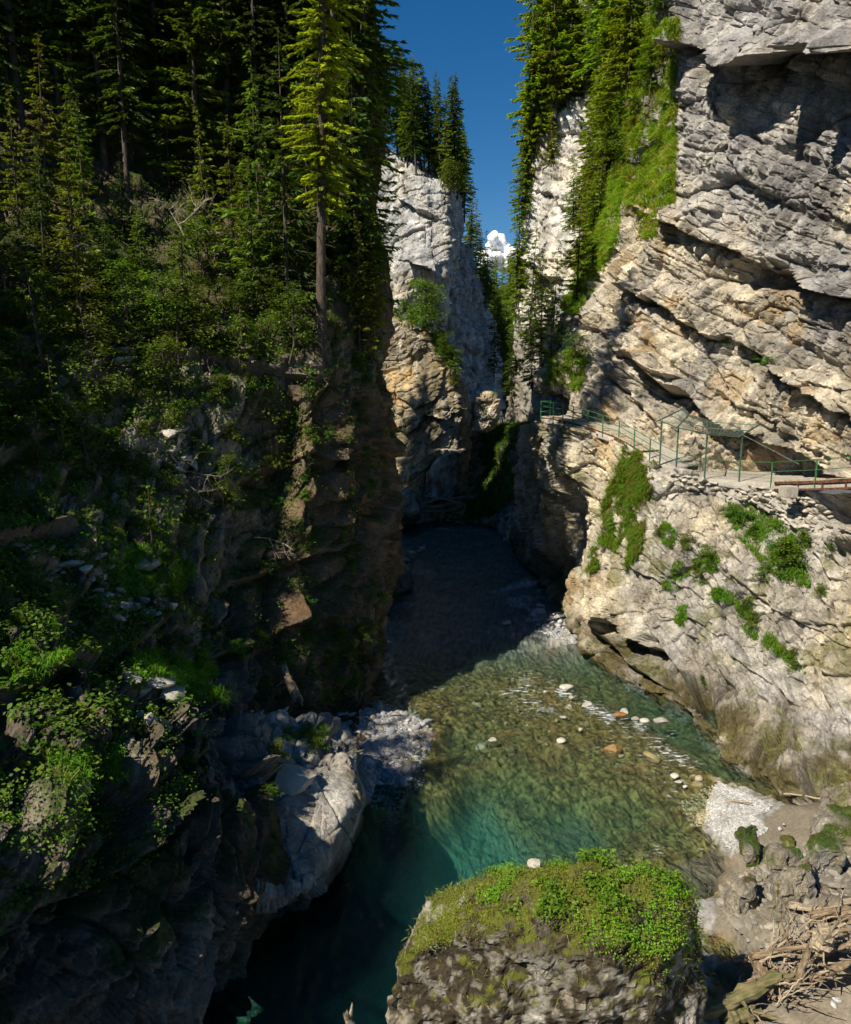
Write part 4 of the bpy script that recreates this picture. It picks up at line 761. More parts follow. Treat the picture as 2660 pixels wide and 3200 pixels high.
grass('grass', p_gw, [[(1480, 1330), (1700, 1325), (1700, 1480), (1560, 1600), (1450, 1640), (1470, 1500)]], 16000, 35, (.4, .9), .06, (.09, .17, .016), (.2, .16, .03), .1, 'dark grass draped over the mossy shaded cliff', -.5)
grass('grass', p_ll, [[(-200, 950), (1150, 950), (1230, 1180), (1000, 1220), (700, 1240), (680, 1900), (640, 2000), (300, 2350), (-200, 2450)]], 32000, 36, (.15, .45), .025, (.08, .18, .014), (.2, .15, .045), .22, 'green grass and herbs covering the steps of the shaded left slope', .18, .1)
grass('grass', p_ll, [[(400, 2080), (500, 2030), (640, 2040), (680, 2120), (560, 2160), (420, 2140)], [(110, 1510), (180, 1470), (290, 1530), (250, 1580), (120, 1570)], [(340, 1740), (480, 1700), (620, 1780), (590, 1850), (380, 1880)], [(540, 2140), (680, 2150), (700, 2200), (600, 2190)], [(0, 2050), (150, 1950), (230, 2060), (120, 2180), (0, 2200)], [(150, 2380), (380, 2280), (420, 2430), (250, 2520)]], 19000, 37, (.3, .6), .025, (.13, .27, .014), (.2, .16, .05), .15, 'longer sunlit grass tufts on the rock steps of the left slope', -.4)
grass('grass', p_ll, [[(700, 1250), (1230, 1180), (1250, 1500), (1240, 2000), (1000, 2200), (760, 2200)]], 14000, 38, (.2, .5), .035, (.04, .085, .013), (.12, .09, .03), .2, 'dark grass tufts hanging on the dark left cliff', .25)
# leafy ground cover on the left slope
def cover(name, p, polys, n, seed, leaf, tone, label, thr=0.0, nz=.1, clump=.14, parent=None, height=.25):
    r = np.random.default_rng(seed); m = np.zeros(len(p.x), bool)
    for po in polys: m |= inpoly(p.x, p.y, po)
    cl = fbm(p.P/.8+seed, 4)+.3*p.S[:, 2]; idx = np.nonzero(m & (cl > thr) & (p.S[:, 2] > nz))[0]; k = n//9
    c = r.choice(idx, k); hgt = height*r.uniform(.2, 1, k)*(.6+np.clip(cl[c]-thr, 0, 1)); cc = p.P[c]+p.S[c]*(hgt*.5)[:, None]+np.array([0, 0, 1])*(hgt*.6)[:, None]
    b = np.repeat(cc, 9, 0)+r.normal(size=(k*9, 3))*clump*np.array([1, 1, .55]); nn = unit(np.repeat(p.S[c], 9, 0)*.5+np.array([0, 0, .8])+r.normal(size=(k*9, 3))*.45)
    d = unit(np.cross(nn, r.normal(size=(k*9, 3)))); ln = leaf*r.uniform(.6, 1.4, k*9); V, Fq = kites(b, d, ln, ln*.7, nn, .15)
    v = np.repeat(r.uniform(.6, 1.3, k), 9)*r.uniform(.8, 1.2, k*9); C = np.array(tone)*v[:, None]; C = mix(C, C*np.array([1.5, 1.1, 1]), np.repeat((r.random(k) < .25)*1.0, 9))
    o = link(name, mesh_np(name, V, [Fq], np.repeat(C, 4, 0)), M_leaf, parent, kind='stuff')
    if parent is None: o['label'] = label; o['category'] = 'plants'
    return o
cover('ground_cover', p_ll, [[(700, 1200), (1240, 1150), (1240, 2100), (1000, 2220), (700, 2180)], [(-200, 2400), (300, 2300), (640, 2150), (700, 2350), (450, 2700), (-200, 3000)]], 26000, 43, .075, (.09, .19, .014), 'ferns and herbs growing in the joints of the dark left cliff', .02, -.05)
cover('ground_cover', p_ll, [[(-250, 560), (1200, 600), (1240, 1190), (700, 1250), (660, 1900), (640, 2150), (300, 2400), (-250, 2600)]], 62000, 41, .13, (.075, .16, .014), 'leafy herbs and ferns covering the forest floor of the left slope', -.05)
# ------------------------------------------------------------------ boulders, stones, driftwood
def evaluated(o):
    dg = bpy.context.evaluated_depsgraph_get(); me = bpy.data.meshes.new_from_object(o.evaluated_get(dg)); bpy.data.objects.remove(o); return me
def arrays(me):
    V = np.empty(len(me.vertices)*3, np.float32); me.vertices.foreach_get('co', V); E = np.empty(len(me.edges)*2, np.int32); me.edges.foreach_get('vertices', E)
    Nn = np.empty(len(me.vertices)*3, np.float32); me.vertex_normals.foreach_get('vector', Nn); return V.reshape(-1, 3), E.reshape(-1, 2), Nn.reshape(-1, 3)
def boulder(name, pts, voxel, disp, colour, mat, label, cat='boulder', smooth=4, group=None):
    pts = np.array(pts); c = pts.mean(0); c[2] = pts[:, 2].min()
    bm = bmesh.new(); [bm.verts.new(p-c) for p in pts]; bmesh.ops.convex_hull(bm, input=bm.verts)
    me = bpy.data.meshes.new('t'); bm.to_mesh(me); bm.free(); o = bpy.data.objects.new('t', me); col.objects.link(o)
    md = o.modifiers.new('r', 'REMESH'); md.mode = 'VOXEL'; md.voxel_size = voxel; me = evaluated(o)
    V, E, _ = arrays(me)
    for _ in range(smooth):
        acc = np.zeros_like(V); cnt = np.zeros(len(V)); np.add.at(acc, E[:, 0], V[E[:, 1]]); np.add.at(acc, E[:, 1], V[E[:, 0]]); np.add.at(cnt, E[:, 0], 1); np.add.at(cnt, E[:, 1], 1)
        V = V*.4+.6*acc/cnt[:, None]
    me.vertices.foreach_set('co', V.ravel()); me.update(); V, E, Nn = arrays(me)
    V = V+Nn*disp(V+c)[:, None]; me.vertices.foreach_set('co', V.astype(np.float32).ravel()); me.update(); V, E, Nn = arrays(me)
    p = Patch(); p.P = V+c; p.N = p.S = Nn; p.x, p.y = proj(p.P); p.ny, p.nx = len(V), 1
    C = colour(p); a = me.color_attributes.new('col', 'FLOAT_COLOR', 'POINT'); a.data.foreach_set('color', np.concatenate([C, np.ones((len(C), 1))], 1).astype(np.float32).ravel())
    me.polygons.foreach_set('use_smooth', np.zeros(len(me.polygons), bool)); me.name = name; me.materials.clear()
    o = link(name, me, mat); o.location = c; tag(o, label, cat, group); return o, p
# the big mossy boulder in the foreground
FB = [(1500, 2745, 3.7), (1620, 2715, 4.5), (1900, 2720, 4.9), (2090, 2775, 4.7), (2195, 2830, 4.2), (1310, 2960, 3.2), (1500, 2890, 4.0), (1720, 2870, 4.5), (1900, 2960, 4.2), (2060, 3010, 3.8), (2205, 2950, 3.0), (1220, 3080, 1.8), (1370, 2810, 2.9), (1225, 3000, 2.3)]
fb = [PZ(a, b, c) for a, b, c in FB]; fb += [np.array([q[0], q[1]+(.5 if i < 5 else -.15), -1.2]) for i, q in enumerate(fb)]
def c_fb(p):
    c = limestone(p, (.36, .34, .30), (.40, .345, .26), .4, .1, .1, lichen=.2); P = p.P
    dk = sst(fbm(P/.9+3, 4)*1.0+fbm(P*np.array([1.4, 1.4, .35])+8, 3)*.8+.04*(P[:, 0]-2), -.5, -.05); dk = dk*(.3+.7*sst(fbm(P/.2+5, 3), -.3, .1)); c = mix(c, np.array([.042, .03, .015]), np.clip(dk*1.1, 0, .95))
    rim = sst(P[:, 2]+.5*fbm(P/.7, 3)+.35*p.S[:, 2], 3.3, 4.1); c = mix(c, np.array([.05, .036, .016]), rim*.8)
    mo = sst(p.S[:, 2]+.5*fbm(P/.5+30, 4), .45, .8); return mix(c, np.array([.12, .13, .018]), mo*.95)
o_fb, p_fb = boulder('mossy_boulder', fb, .065, lambda P: .22*fbm(P/1.6, 3)+.16*blocks(P/np.array([.9, .9, .7]))[0]+.07*blocks(P/.33+5)[0]+.035*fbm(P/.16, 3), c_fb, rock_material('boulder_limestone', fine=9, bump=.6), 'huge mossy boulder overgrown with herbs at the edge of the green pool', smooth=14)
# herbs and moss on the boulder (grow with it)
for i, (n, leaf, tone, thr, hg, poly) in enumerate([(9000, .05, (.14, .26, .012), .05, .14, [(1480, 2660), (2260, 2680), (2280, 2900), (2080, 3060), (1860, 2990), (1780, 2860), (1500, 2880)]), (26000, .032, (.19, .25, .014), -.35, .07, [(1250, 2760), (2260, 2660), (2260, 2960), (2090, 3060), (1850, 2960), (1700, 2880), (1290, 2970)]),
                                             (3000, .08, (.10, .23, .012), .3, .3, [(1500, 2660), (2250, 2690), (2260, 2860), (1900, 2900), (1500, 2850)])]):
    r = np.random.default_rng(300+i); m = inpoly(p_fb.x, p_fb.y, poly) & (p_fb.S[:, 2] > (.25 if i != 1 else .12)); cl = fbm(p_fb.P/.7+i*13, 4)+.02*(p_fb.P[:, 0]-2); idx = np.nonzero(m & (cl > thr))[0]; k = n//9
    c = r.choice(idx, k); hh = hg*r.uniform(.1, 1, k); cc = p_fb.P[c]+np.array([0, 0, 1])*hh[:, None]
    b = np.repeat(cc, 9, 0)+r.normal(size=(k*9, 3))*.09*np.array([1, 1, .6]); nn = unit(np.array([0, -.25, .8])+r.normal(size=(k*9, 3))*.5); d = unit(np.cross(nn, r.normal(size=(k*9, 3)))); ln = leaf*r.uniform(.6, 1.4, k*9)
    V, Fq = kites(b-np.array(o_fb.location), d, ln, ln*.72, nn, .15); v = np.repeat(r.uniform(.65, 1.35, k), 9); C = np.array(tone)*v[:, None]
    if i == 1: C = mix(C, np.array([.2, .15, .045])*v[:, None], np.repeat((r.random(k) < .3)*1., 9))
    link('herbs', mesh_np('herbs', V, [Fq], np.repeat(C, 4, 0)), M_leaf, o_fb, kind='stuff')
p_g = p_fb; r = np.random.default_rng(77)
idx = np.nonzero((p_fb.S[:, 2] > .1) & (p_fb.x < 2250) & (p_fb.P[:, 2] > 2.2))[0]; c = r.choice(idx, 2600); b = p_fb.P[c]-np.array(o_fb.location); l = r.uniform(.12, .34, 2600); d = unit(np.array([0, -.2, 1.])+r.normal(size=(2600, 3))*.6)
V, Fq = kites(b, d, l, l*.09, unit(r.normal(size=(2600, 3))), .3); link('grass', mesh_np('grass', V, [Fq], np.repeat(mix(np.array([[.1, .17, .02]]), np.array([[.24, .19, .07]]), r.random(2600)), 4, 0)), M_grass, o_fb, kind='stuff')

def bl_disp(a, sc=1.0): return lambda P: a*(.5*fbm(P/(1.5*sc), 3)+.6*blocks(P/(1.2*sc))[0]+.3*blocks(P/(.45*sc)+5)[0])
def box_pts(pxs, Y0, Y1): return [PIX(a, b, Y0) for a, b in pxs]+[PIX(1330+(a-1330)*Y0/Y1, 1152+(b-1152)*Y0/Y1, Y1) for a, b in pxs]
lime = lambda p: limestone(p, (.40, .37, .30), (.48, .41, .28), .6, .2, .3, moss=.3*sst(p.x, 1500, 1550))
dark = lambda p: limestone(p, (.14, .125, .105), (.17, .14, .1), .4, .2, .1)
boulder('rock_block', box_pts([(1477, 1345), (1480, 1255), (1515, 1225), (1550, 1232), (1560, 1265), (1548, 1330), (1520, 1352)], 91.5, 95), .22, bl_disp(.6, 1.6), lime, M_rockfar, 'sunlit yellowish rock block standing at the end of the gorge')
boulder('rock_block', box_pts([(1447, 1330), (1448, 1300), (1460, 1288), (1472, 1292), (1472, 1330)], 90.5, 92), .15, bl_disp(.3), lime, M_rockfar, 'small square sunlit rock pillar beside the larger block')
boulder('rock_block', box_pts([(1395, 1390), (1425, 1352), (1434, 1355), (1425, 1400), (1405, 1420)], 90, 92), .15, bl_disp(.3), lambda p: limestone(p, (.32, .31, .3), (.36, .32, .25), .3, .2, .1), M_rockfar, 'grey tilted rock slab with a bright tuft above the dark boulder')
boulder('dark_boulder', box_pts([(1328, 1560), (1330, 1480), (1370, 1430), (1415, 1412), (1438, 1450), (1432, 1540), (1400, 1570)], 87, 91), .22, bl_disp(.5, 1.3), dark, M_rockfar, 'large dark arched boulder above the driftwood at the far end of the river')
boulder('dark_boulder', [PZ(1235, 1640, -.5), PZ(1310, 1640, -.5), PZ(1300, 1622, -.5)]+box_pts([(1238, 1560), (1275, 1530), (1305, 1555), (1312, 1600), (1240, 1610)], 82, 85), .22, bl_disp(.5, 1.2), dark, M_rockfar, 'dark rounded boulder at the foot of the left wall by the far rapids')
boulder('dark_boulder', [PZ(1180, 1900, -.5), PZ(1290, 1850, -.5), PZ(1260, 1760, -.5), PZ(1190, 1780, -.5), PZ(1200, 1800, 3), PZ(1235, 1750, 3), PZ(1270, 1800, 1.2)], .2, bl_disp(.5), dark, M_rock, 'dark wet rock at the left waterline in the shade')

# stone shapes
def stone_mesh(seed, ang, tone, sub=2):
    r = np.random.default_rng(seed); bm = bmesh.new(); bmesh.ops.create_icosphere(bm, subdivisions=sub, radius=1); bm.verts.ensure_lookup_table()
    V = np.array([v.co[:] for v in bm.verts]); Fc = np.array([[v.index for v in f.verts] for f in bm.faces]); bm.free()
    pl = unit(r.normal(size=(16, 3))); h = r.uniform(.72, 1.05, 16); dd = np.maximum(V@pl.T, 1e-3); t = h/dd
    rad = t.min(1) if ang else -np.log(np.exp(-7*np.minimum(t, 3)).sum(1))/7+.12
    V = V*rad[:, None]*np.array([1, r.uniform(.65, .95), r.uniform(.38, .62)]); V += r.normal(size=V.shape)*.012
    C = np.array(tone)*(1+.25*pn(V*2+seed))[:, None]*np.ones(3); return mesh_np('stone', V, [Fc], np.clip(C, .02, .8), not ang)
greys = [(.30, .30, .31), (.36, .355, .35), (.24, .245, .255), (.42, .41, .39), (.27, .25, .22)]
rounded = [stone_mesh(400+i, False, greys[i]) for i in range(5)]; angular = [stone_mesh(420+i, True, [(.40, .37, .31), (.34, .315, .27), (.46, .42, .35), (.29, .265, .22), (.38, .34, .27)][i]) for i in range(5)]
rs_ = random.Random(9)
def stone(mesh, loc, size, name, label=None, cat=None, group=None, parent=None, rot=None, mat=None):
    o = link(name, mesh, mat or M_stone, parent); o.location = loc; o.scale = (size*rs_.uniform(.85, 1.2), size*rs_.uniform(.85, 1.2), size*rs_.uniform(.8, 1.15)); o.rotation_euler = rot or (rs_.gauss(0, .25), rs_.gauss(0, .25), rs_.random()*6.28)
    if label: tag(o, label, cat, group)
    return o
def field(poly, n, size, seed, zmin=-.2, tries=40):
    r = random.Random(seed); xs = [p[0] for p in poly]; ys = [p[1] for p in poly]; out = []
    for _ in range(n*tries):
        a, b = r.uniform(min(xs), max(xs)), r.uniform(min(ys), max(ys))
        if not inpoly(np.array([a]), np.array([b]), poly)[0]: continue
        q = PZ(a, b, 0); z = bedz(q[0], q[1]); q = PZ(a, b, z); z = bedz(q[0], q[1]); s = size(r)
        if z < zmin or any((q[0]-o[0])**2+(q[1]-o[1])**2 < (.8*(s+o[3]))**2 for o in out): continue
        out.append((q[0], q[1], z, s))
        if len(out) >= n: break
    return out
bank = [(1060, 2240), (1180, 2205), (1290, 2210), (1350, 2270), (1350, 2310), (1320, 2370), (1330, 2410), (1290, 2440), (1245, 2490), (1180, 2500), (1130, 2480), (1120, 2400), (1075, 2330)]
for x, y, z, s in field(bank, 185, lambda r: .09+.34*r.random()**2.6, 1): stone(rs_.choice(rounded), (x, y, z+s*.18), s, 'river_stone', 'grey river stone on the shaded gravel bank under the left cliff', 'stone', 'stones of the shaded gravel bank')
def pebbles(name, poly, n, size, seed, tones, label):
    r = np.random.default_rng(seed); fl_ = field(poly, n, lambda q: size*q.uniform(.5, 1.5), seed, -.12, 3) if n < 500 else None
    xs = np.array([p[0] for p in poly]); ys = np.array([p[1] for p in poly]); a = r.uniform(xs.min(), xs.max(), n*3); b = r.uniform(ys.min(), ys.max(), n*3); m = inpoly(a, b, poly); a, b = a[m][:n], b[m][:n]
    P = np.array([PZ(u, v, .2) for u, v in zip(a, b)]); P[:, 2] = [bedz(u, v) for u, v in P[:, :2]]
    base = np.array([(1, 0, 0), (-1, 0, 0), (0, 1, 0), (0, -1, 0), (0, 0, .6), (0, 0, -.6)], float); T = np.array([(0, 2, 4), (2, 1, 4), (1, 3, 4), (3, 0, 4), (2, 0, 5), (1, 2, 5), (3, 1, 5), (0, 3, 5)])
    k = len(P); s = size*r.uniform(.5, 1.6, k); th = r.random(k)*6.28; c, sn = np.cos(th), np.sin(th)
    B = base[None]*s[:, None, None]*r.uniform(.6, 1.25, (k, 6, 1)); V = np.stack([B[..., 0]*c[:, None]-B[..., 1]*sn[:, None]*.8, B[..., 0]*sn[:, None]+B[..., 1]*c[:, None]*.8, B[..., 2]], 2)+(P+np.array([0, 0, size*.3]))[:, None]
    C = np.array(tones)[r.integers(0, len(tones), k)]*r.uniform(.8, 1.2, (k, 1)); o = link(name, mesh_np(name, V.reshape(-1, 3), [(T[None]+6*np.arange(k)[:, None, None]).reshape(-1, 3)], np.repeat(C, 6, 0)), M_stone, kind='stuff'); o['label'] = label; o['category'] = 'gravel'
pebbles('gravel', bank, 2600, .07, 5, greys, 'small grey pebbles of the shaded gravel bank')
pebbles('gravel', [(2205, 2560), (2215, 2480), (2245, 2430), (2290, 2455), (2410, 2510), (2400, 2530), (2350, 2560), (2400, 2610), (2340, 2650), (2290, 2670), (2250, 2610)], 5200, .065, 6, [(.40, .39, .37), (.47, .46, .44), (.34, .33, .315), (.28, .275, .26)], 'pale pebbles of the small gravel bar beside the sand')
pebbles('gravel', [(2130, 2470), (2230, 2440), (2240, 2480), (2210, 2570), (2160, 2560)], 700, .06, 8, [(.3, .26, .15), (.4, .35, .22)], 'brownish pebbles in the shallows beside the gravel bar')
pebbles('gravel', [(1640, 1930), (1700, 1880), (1800, 1960), (1825, 2010), (1760, 2000), (1680, 1960)], 500, .12, 7, greys, 'dark pebbles at the foot of the shaded right cliff')
for x, y, z, s in field([(1640, 1900), (1700, 1890), (1815, 1990), (1800, 2010), (1680, 1960)], 30, lambda r: .14+.3*r.random()**2, 3, -.4): stone(rs_.choice(rounded), (x, y, max(z, -.05)+s*.2), s, 'river_stone', 'dark stone at the foot of the shaded right cliff', 'stone', 'stones below the shaded right cliff')
for x, y, z, s in field([(1240, 1740), (1330, 1720), (1290, 1800), (1240, 1790)], 14, lambda r: .2+.4*r.random()**2, 4, -2): stone(rs_.choice(rounded), (x, y, -.02), s, 'river_stone', 'dark wet stone in the rapids below the left wall', 'stone', 'stones in the far rapids')
# stones standing out of the river
for px, py, s, k, lb in [(1772, 2145, .62, 2, 'long pale flat stone in the upper part of the riffle'), (1835, 2200, .42, 0, 'white rounded stone in the riffle below the long flat one'), (1787, 2178, .28, 4, 'tan flat stone in the riffle just below the long flat stone'), (1950, 2222, .34, 0, 'white stone touching an orange one in the riffle'),
                      (1984, 2245, .34, 1, 'brownish-grey stone between two white ones in the riffle'), (2016, 2250, .38, 2, 'white lumpy stone at the end of the riffle row'), (2060, 2250, .45, 1, 'low flat grey stone at the end of the riffle row'), (1762, 2240, .24, 0, 'small pale round stone in the middle of the riffle'),
                      (1755, 2312, .34, 2, 'pale pointed stone at the lower edge of the riffle'), (1815, 2277, .22, 4, 'small tan flat stone in the shallow water'), (2110, 2422, .30, 2, 'pale stone in the shallows upstream of the gravel bar'), (2122, 2441, .2, 0, 'small pale oval stone in the shallows upstream of the gravel bar'),
                      (2142, 2455, .2, 2, 'little white pebble stone beside the gravel bar'), (1705, 2160, .2, 4, 'small tan stone beside the long flat stone'), (1540, 2310, .3, 0, 'low tan stone breaking the dark water in midstream'), (1585, 1945, .6, 0, 'dark flat stone in the shaded upper river'), (1400, 1628, .8, 3, 'dark boulder splitting the far rapids'), (1430, 1632, .6, 1, 'low stone beside the boulder in the far rapids')]:
    q = PZ(px, py, .03); stone([angular[0], angular[1], angular[2], angular[3], angular[4]][k], (q[0], q[1], .0+.03*s), s*.6, 'river_stone', lb, 'stone', rot=(rs_.gauss(0, .1), rs_.gauss(0, .1), rs_.uniform(-.6, .6)))
q = PZ(1915, 2340, .0); stone(stone_mesh(470, True, (.27, .17, .07)), (q[0], q[1], -.08), .5, 'river_stone', 'long orange-brown stone lying just under the shallow water', 'stone', rot=(0, 0, .1))
q = PZ(1935, 2232, .0); stone(stone_mesh(471, True, (.28, .15, .06)), (q[0], q[1], -.03), .3, 'river_stone', 'orange stone touching a white one in the riffle', 'stone', rot=(0, 0, .1))
brownst = [stone_mesh(440+i, i % 2 == 0, c_) for i, c_ in enumerate([(.22, .17, .08), (.30, .24, .12), (.16, .13, .07), (.36, .32, .22), (.24, .2, .12)])]
for x, y, z, s in field([(1480, 2150), (1700, 2130), (1900, 2210), (2120, 2330), (2200, 2450), (2050, 2480), (1850, 2400), (1600, 2380), (1400, 2300)], 62, lambda r: .08+.24*r.random()**2.5, 14, -1): stone(rs_.choice(brownst), (x, y, min(z+s*.1, .01)), s, 'river_stone', 'stone on the river bed in the sunlit shallows', 'stone', 'submerged stones of the shallows')

# rock heap and driftwood at the foot of the beach
rl_ = 'angular grey-brown rock in the heap beside the sand'; rgp = 'rocks of the heap beside the sand'
heapst = [stone_mesh(450+i, True, c_) for i, c_ in enumerate([(.27, .245, .195), (.23, .205, .165), (.32, .29, .23), (.19, .17, .13), (.26, .24, .2)])]
heap = [(2240, 2790), (2330, 2720), (2420, 2690), (2540, 2640), (2680, 2640), (2700, 2780), (2560, 2860), (2480, 2960), (2400, 3000), (2330, 2900), (2250, 2850)]
for x, y, z, s in field(heap, 170, lambda r: .09+.42*r.random()**2.4, 21): stone(rs_.choice(heapst), (x, y, z+s*.22), s, 'rock', rl_, 'rock', rgp)
moss_c = lambda p: limestone(p, (.25, .225, .18), (.29, .25, .18), .4, .1, .15, moss=.62)
for i, (pts, zt, lb) in enumerate([([(2255, 2880), (2350, 2850), (2365, 2920), (2300, 2935)], .9, 'mossy rounded boulder beside the big foreground boulder'), ([(2300, 2640), (2360, 2625), (2355, 2655), (2310, 2660)], .35, 'small mossy rock between the gravel bar and the sand'), ([(2520, 2640), (2560, 2615), (2700, 2620), (2700, 2720), (2560, 2720)], .8, 'broad moss-topped rock ledge above the sand'),
                                   ([(2515, 2760), (2600, 2740), (2620, 2820), (2520, 2830)], 1.1, 'large pale angular rock in the middle of the rock heap'), ([(2400, 2860), (2520, 2830), (2540, 2930), (2420, 2980)], 1.0, 'moss-streaked slab sloping down to the driftwood'), ([(2320, 2690), (2365, 2680), (2370, 2730), (2325, 2740)], .6, 'moss-capped rock at the edge of the brown shallows'), ([(2380, 2700), (2470, 2680), (2500, 2760), (2400, 2780)], .5, 'flat brown-grey rock in the rock heap near the sand')]):
    base = [PZ(a, b, 0) for a, b in pts]; base = [np.array([q[0], q[1], bedz(q[0], q[1])-.3]) for q in base]; ctr = np.mean(base, 0); top = [ctr+(q-ctr)*.72+np.array([0, 0, .3+zt*rs_.uniform(.8, 1.15)]) for q in base]
    mid = [q+np.array([0, 0, .3+zt*.5]) for q in base]; boulder('rock', base+top+mid, .06, bl_disp(.22, .5), moss_c, M_rock, lb, 'rock', smooth=3)

def log_mesh(L, r0, r1, seed, bend=.08, sides=9, stubs=2):
    r = np.random.default_rng(seed); n = 12; s = np.linspace(0, 1, n); y = np.cumsum(r.normal(size=n))*bend*L/n*1.5; z = np.cumsum(r.normal(size=n))*bend*L/n*1.2
    P = np.stack([s*L, y-y[0], z-z[0]], 1); rad = (r0+(r1-r0)*s)*(1+.12*r.normal(size=n)); th = np.arange(sides)*2*math.pi/sides
    ring = P[:, None]+rad[:, None, None]*np.stack([0*th, np.cos(th), np.sin(th)], 1)[None]*(1+.1*r.normal(size=(n, sides, 1))); ring[0, :, 0] += r.normal(size=sides)*r0*.7; ring[-1, :, 0] += r.normal(size=sides)*r1*.9
    V = np.concatenate([ring.reshape(-1, 3), P[[0]], P[[-1]]]); i = (np.arange(n-1)[:, None]*sides+np.arange(sides)[None]).ravel(); j = (np.arange(n-1)[:, None]*sides+(np.arange(sides)[None]+1) % sides).ravel(); Fq = [np.stack([i, j, j+sides, i+sides], 1)]
    a = np.arange(sides); b = (a+1) % sides; k = n*sides; tri = np.concatenate([np.stack([b, a, np.full(sides, k)], 1), np.stack([a+(n-1)*sides, b+(n-1)*sides, np.full(sides, k+1)], 1)])
    if stubs:
        pa = []; ra = []
        for _ in range(stubs):
            u = r.uniform(.15, .9); b0 = np.array([np.interp(u, s, P[:, q]) for q in range(3)]); d = unit(np.array([r.normal()*.5, r.normal(), r.normal()])); l = r.uniform(2, 6)*r0; pa.append(np.stack([b0+d*l*t for t in (0, .5, 1)])); ra.append([r0*.35, r0*.25, r0*.1])
        V2, F2 = tubes(pa, ra, 5); Fq = [np.concatenate([Fq[0], F2[0]+len(V)])]; V = np.concatenate([V, V2])
    return mesh_np('log', V, Fq+[tri], None, False)
M_drift = plain('driftwood', (.23, .165, .10), .85, vary=.4, scale=7, stretch=(.35, 3, 3), bump=.4); M_driftp = plain('pale_driftwood', (.34, .27, .185), .85, vary=.35, scale=7, stretch=(.35, 3, 3), bump=.4); M_driftm = plain('mossy_log', (.14, .11, .055), .9, vary=.5, scale=5, stretch=(.5, 2, 2), bump=.5, second=(.07, .075, .02))
def log(a, b, r0, r1, seed, label, mat=None, name='driftwood_log', group=None, mesh=None, cat='driftwood', stubs=2):
    a = np.asarray(a, float); b = np.asarray(b, float); L = np.linalg.norm(b-a); me = mesh or log_mesh(L, r0, r1, seed, stubs=stubs); o = link(name, me, mat or M_drift)
    o.location = a; o.rotation_euler = Vector(b-a).to_track_quat('X', 'Z').to_euler(); tag(o, label, cat, group); return o
def GZ(px, py, up): q = PZ(px, py, .8); z = bedz(q[0], q[1]); q = PZ(px, py, z+up); return q
for i, (a, ua, b, ub, r0, r1, m, lb) in enumerate([
    ((2470, 2828), .55, (2720, 2868), .7, .10, .15, M_driftp, 'thick pale driftwood log pointing left at the top of the log jam'), ((2540, 2850), .5, (2720, 2805), .9, .06, .10, M_driftp, 'slim pale log crossing over the thick pale log'), ((2535, 2862), .45, (2740, 2835), .8, .12, .13, M_drift, 'brown log lying just below the crossing pale log'),
    ((2180, 3170), .15, (2440, 3040), .6, .20, .17, M_driftm, 'long mossy log slanting up from the water beside the boulder'), ((2360, 2985), .3, (2410, 3110), .35, .20, .12, M_drift, 'short grey stump with torn ends standing in the log jam'), ((2475, 3095), .3, (2525, 2960), .95, .11, .08, M_drift, 'steep brown log leaning on the rock heap'),
    ((2555, 2965), .6, (2590, 2900), 1.25, .24, .20, M_driftp, 'stubby cut log block on top of the driftwood'), ((2540, 3060), .4, (2640, 3010), .9, .10, .08, M_drift, 'brown log end sticking out over the dark sand'), ((2350, 2990), .55, (2560, 2965), .7, .08, .06, M_drift, 'reddish-brown branch lying flat across the log jam'),
    ((2298, 3010), .3, (2340, 3000), .4, .08, .07, M_driftp, 'short pale log end at the left of the log jam'), ((2385, 2990), .4, (2530, 2870), .9, .035, .02, M_driftp, 'long thin pale stick leaning up the mossy slab'), ((2380, 2985), .4, (2480, 2870), 1.0, .03, .015, M_driftp, 'thin straight stick parallel to the pale one on the slab'),
    ((2400, 3110), .2, (2470, 3070), .35, .07, .05, M_drift, 'crooked branch at the edge of the dark sand'), ((2260, 3190), .1, (2360, 3160), .3, .22, .18, M_driftm, 'dark log at the bottom of the log jam next to the water'), ((2630, 3020), .5, (2720, 3060), .5, .09, .08, M_drift, 'dark branch reaching over the sand at the right of the jam'),
    ((2520, 2910), .7, (2700, 2900), .9, .05, .04, M_drift, 'thin brown branch behind the stubby log block'), ((2570, 2980), .6, (2710, 2940), .9, .08, .06, M_drift, 'brown log wedged right of the stubby block')]):
    log(GZ(*a, ua), GZ(*b, ub), r0, r1, 500+i, lb, m)
sticks = [log_mesh(1.0, .022, .008, 560+i, .18, 5, 1) for i in range(6)]; rj = random.Random(33)
jam = [(2330, 2980), (2450, 2930), (2560, 2830), (2720, 2840), (2720, 3000), (2640, 3050), (2520, 3060), (2460, 3130), (2340, 3180), (2300, 3080)]
cnt = 0
while cnt < 190:
    a = (rj.uniform(2300, 2720), rj.uniform(2830, 3190))
    if not inpoly(np.array([a[0]]), np.array([a[1]]), jam)[0]: continue
    q = GZ(a[0], a[1], rj.uniform(.05, .75)); L = rj.uniform(.35, 1.4); th = rj.gauss(.5, .9); d = np.array([math.cos(th), math.sin(th)*.7, rj.gauss(.15, .35)])
    o = log(q, q+d*L, 0, 0, 0, 'thin stick of the tangled driftwood at the beach', rj.choice([M_drift, M_driftp, M_drift]), 'driftwood_stick', 'sticks of the driftwood tangle', sticks[cnt % 6]); o.scale = (L, L*rj.uniform(.8, 1.5), L*rj.uniform(.8, 1.5)); cnt += 1
me0 = None
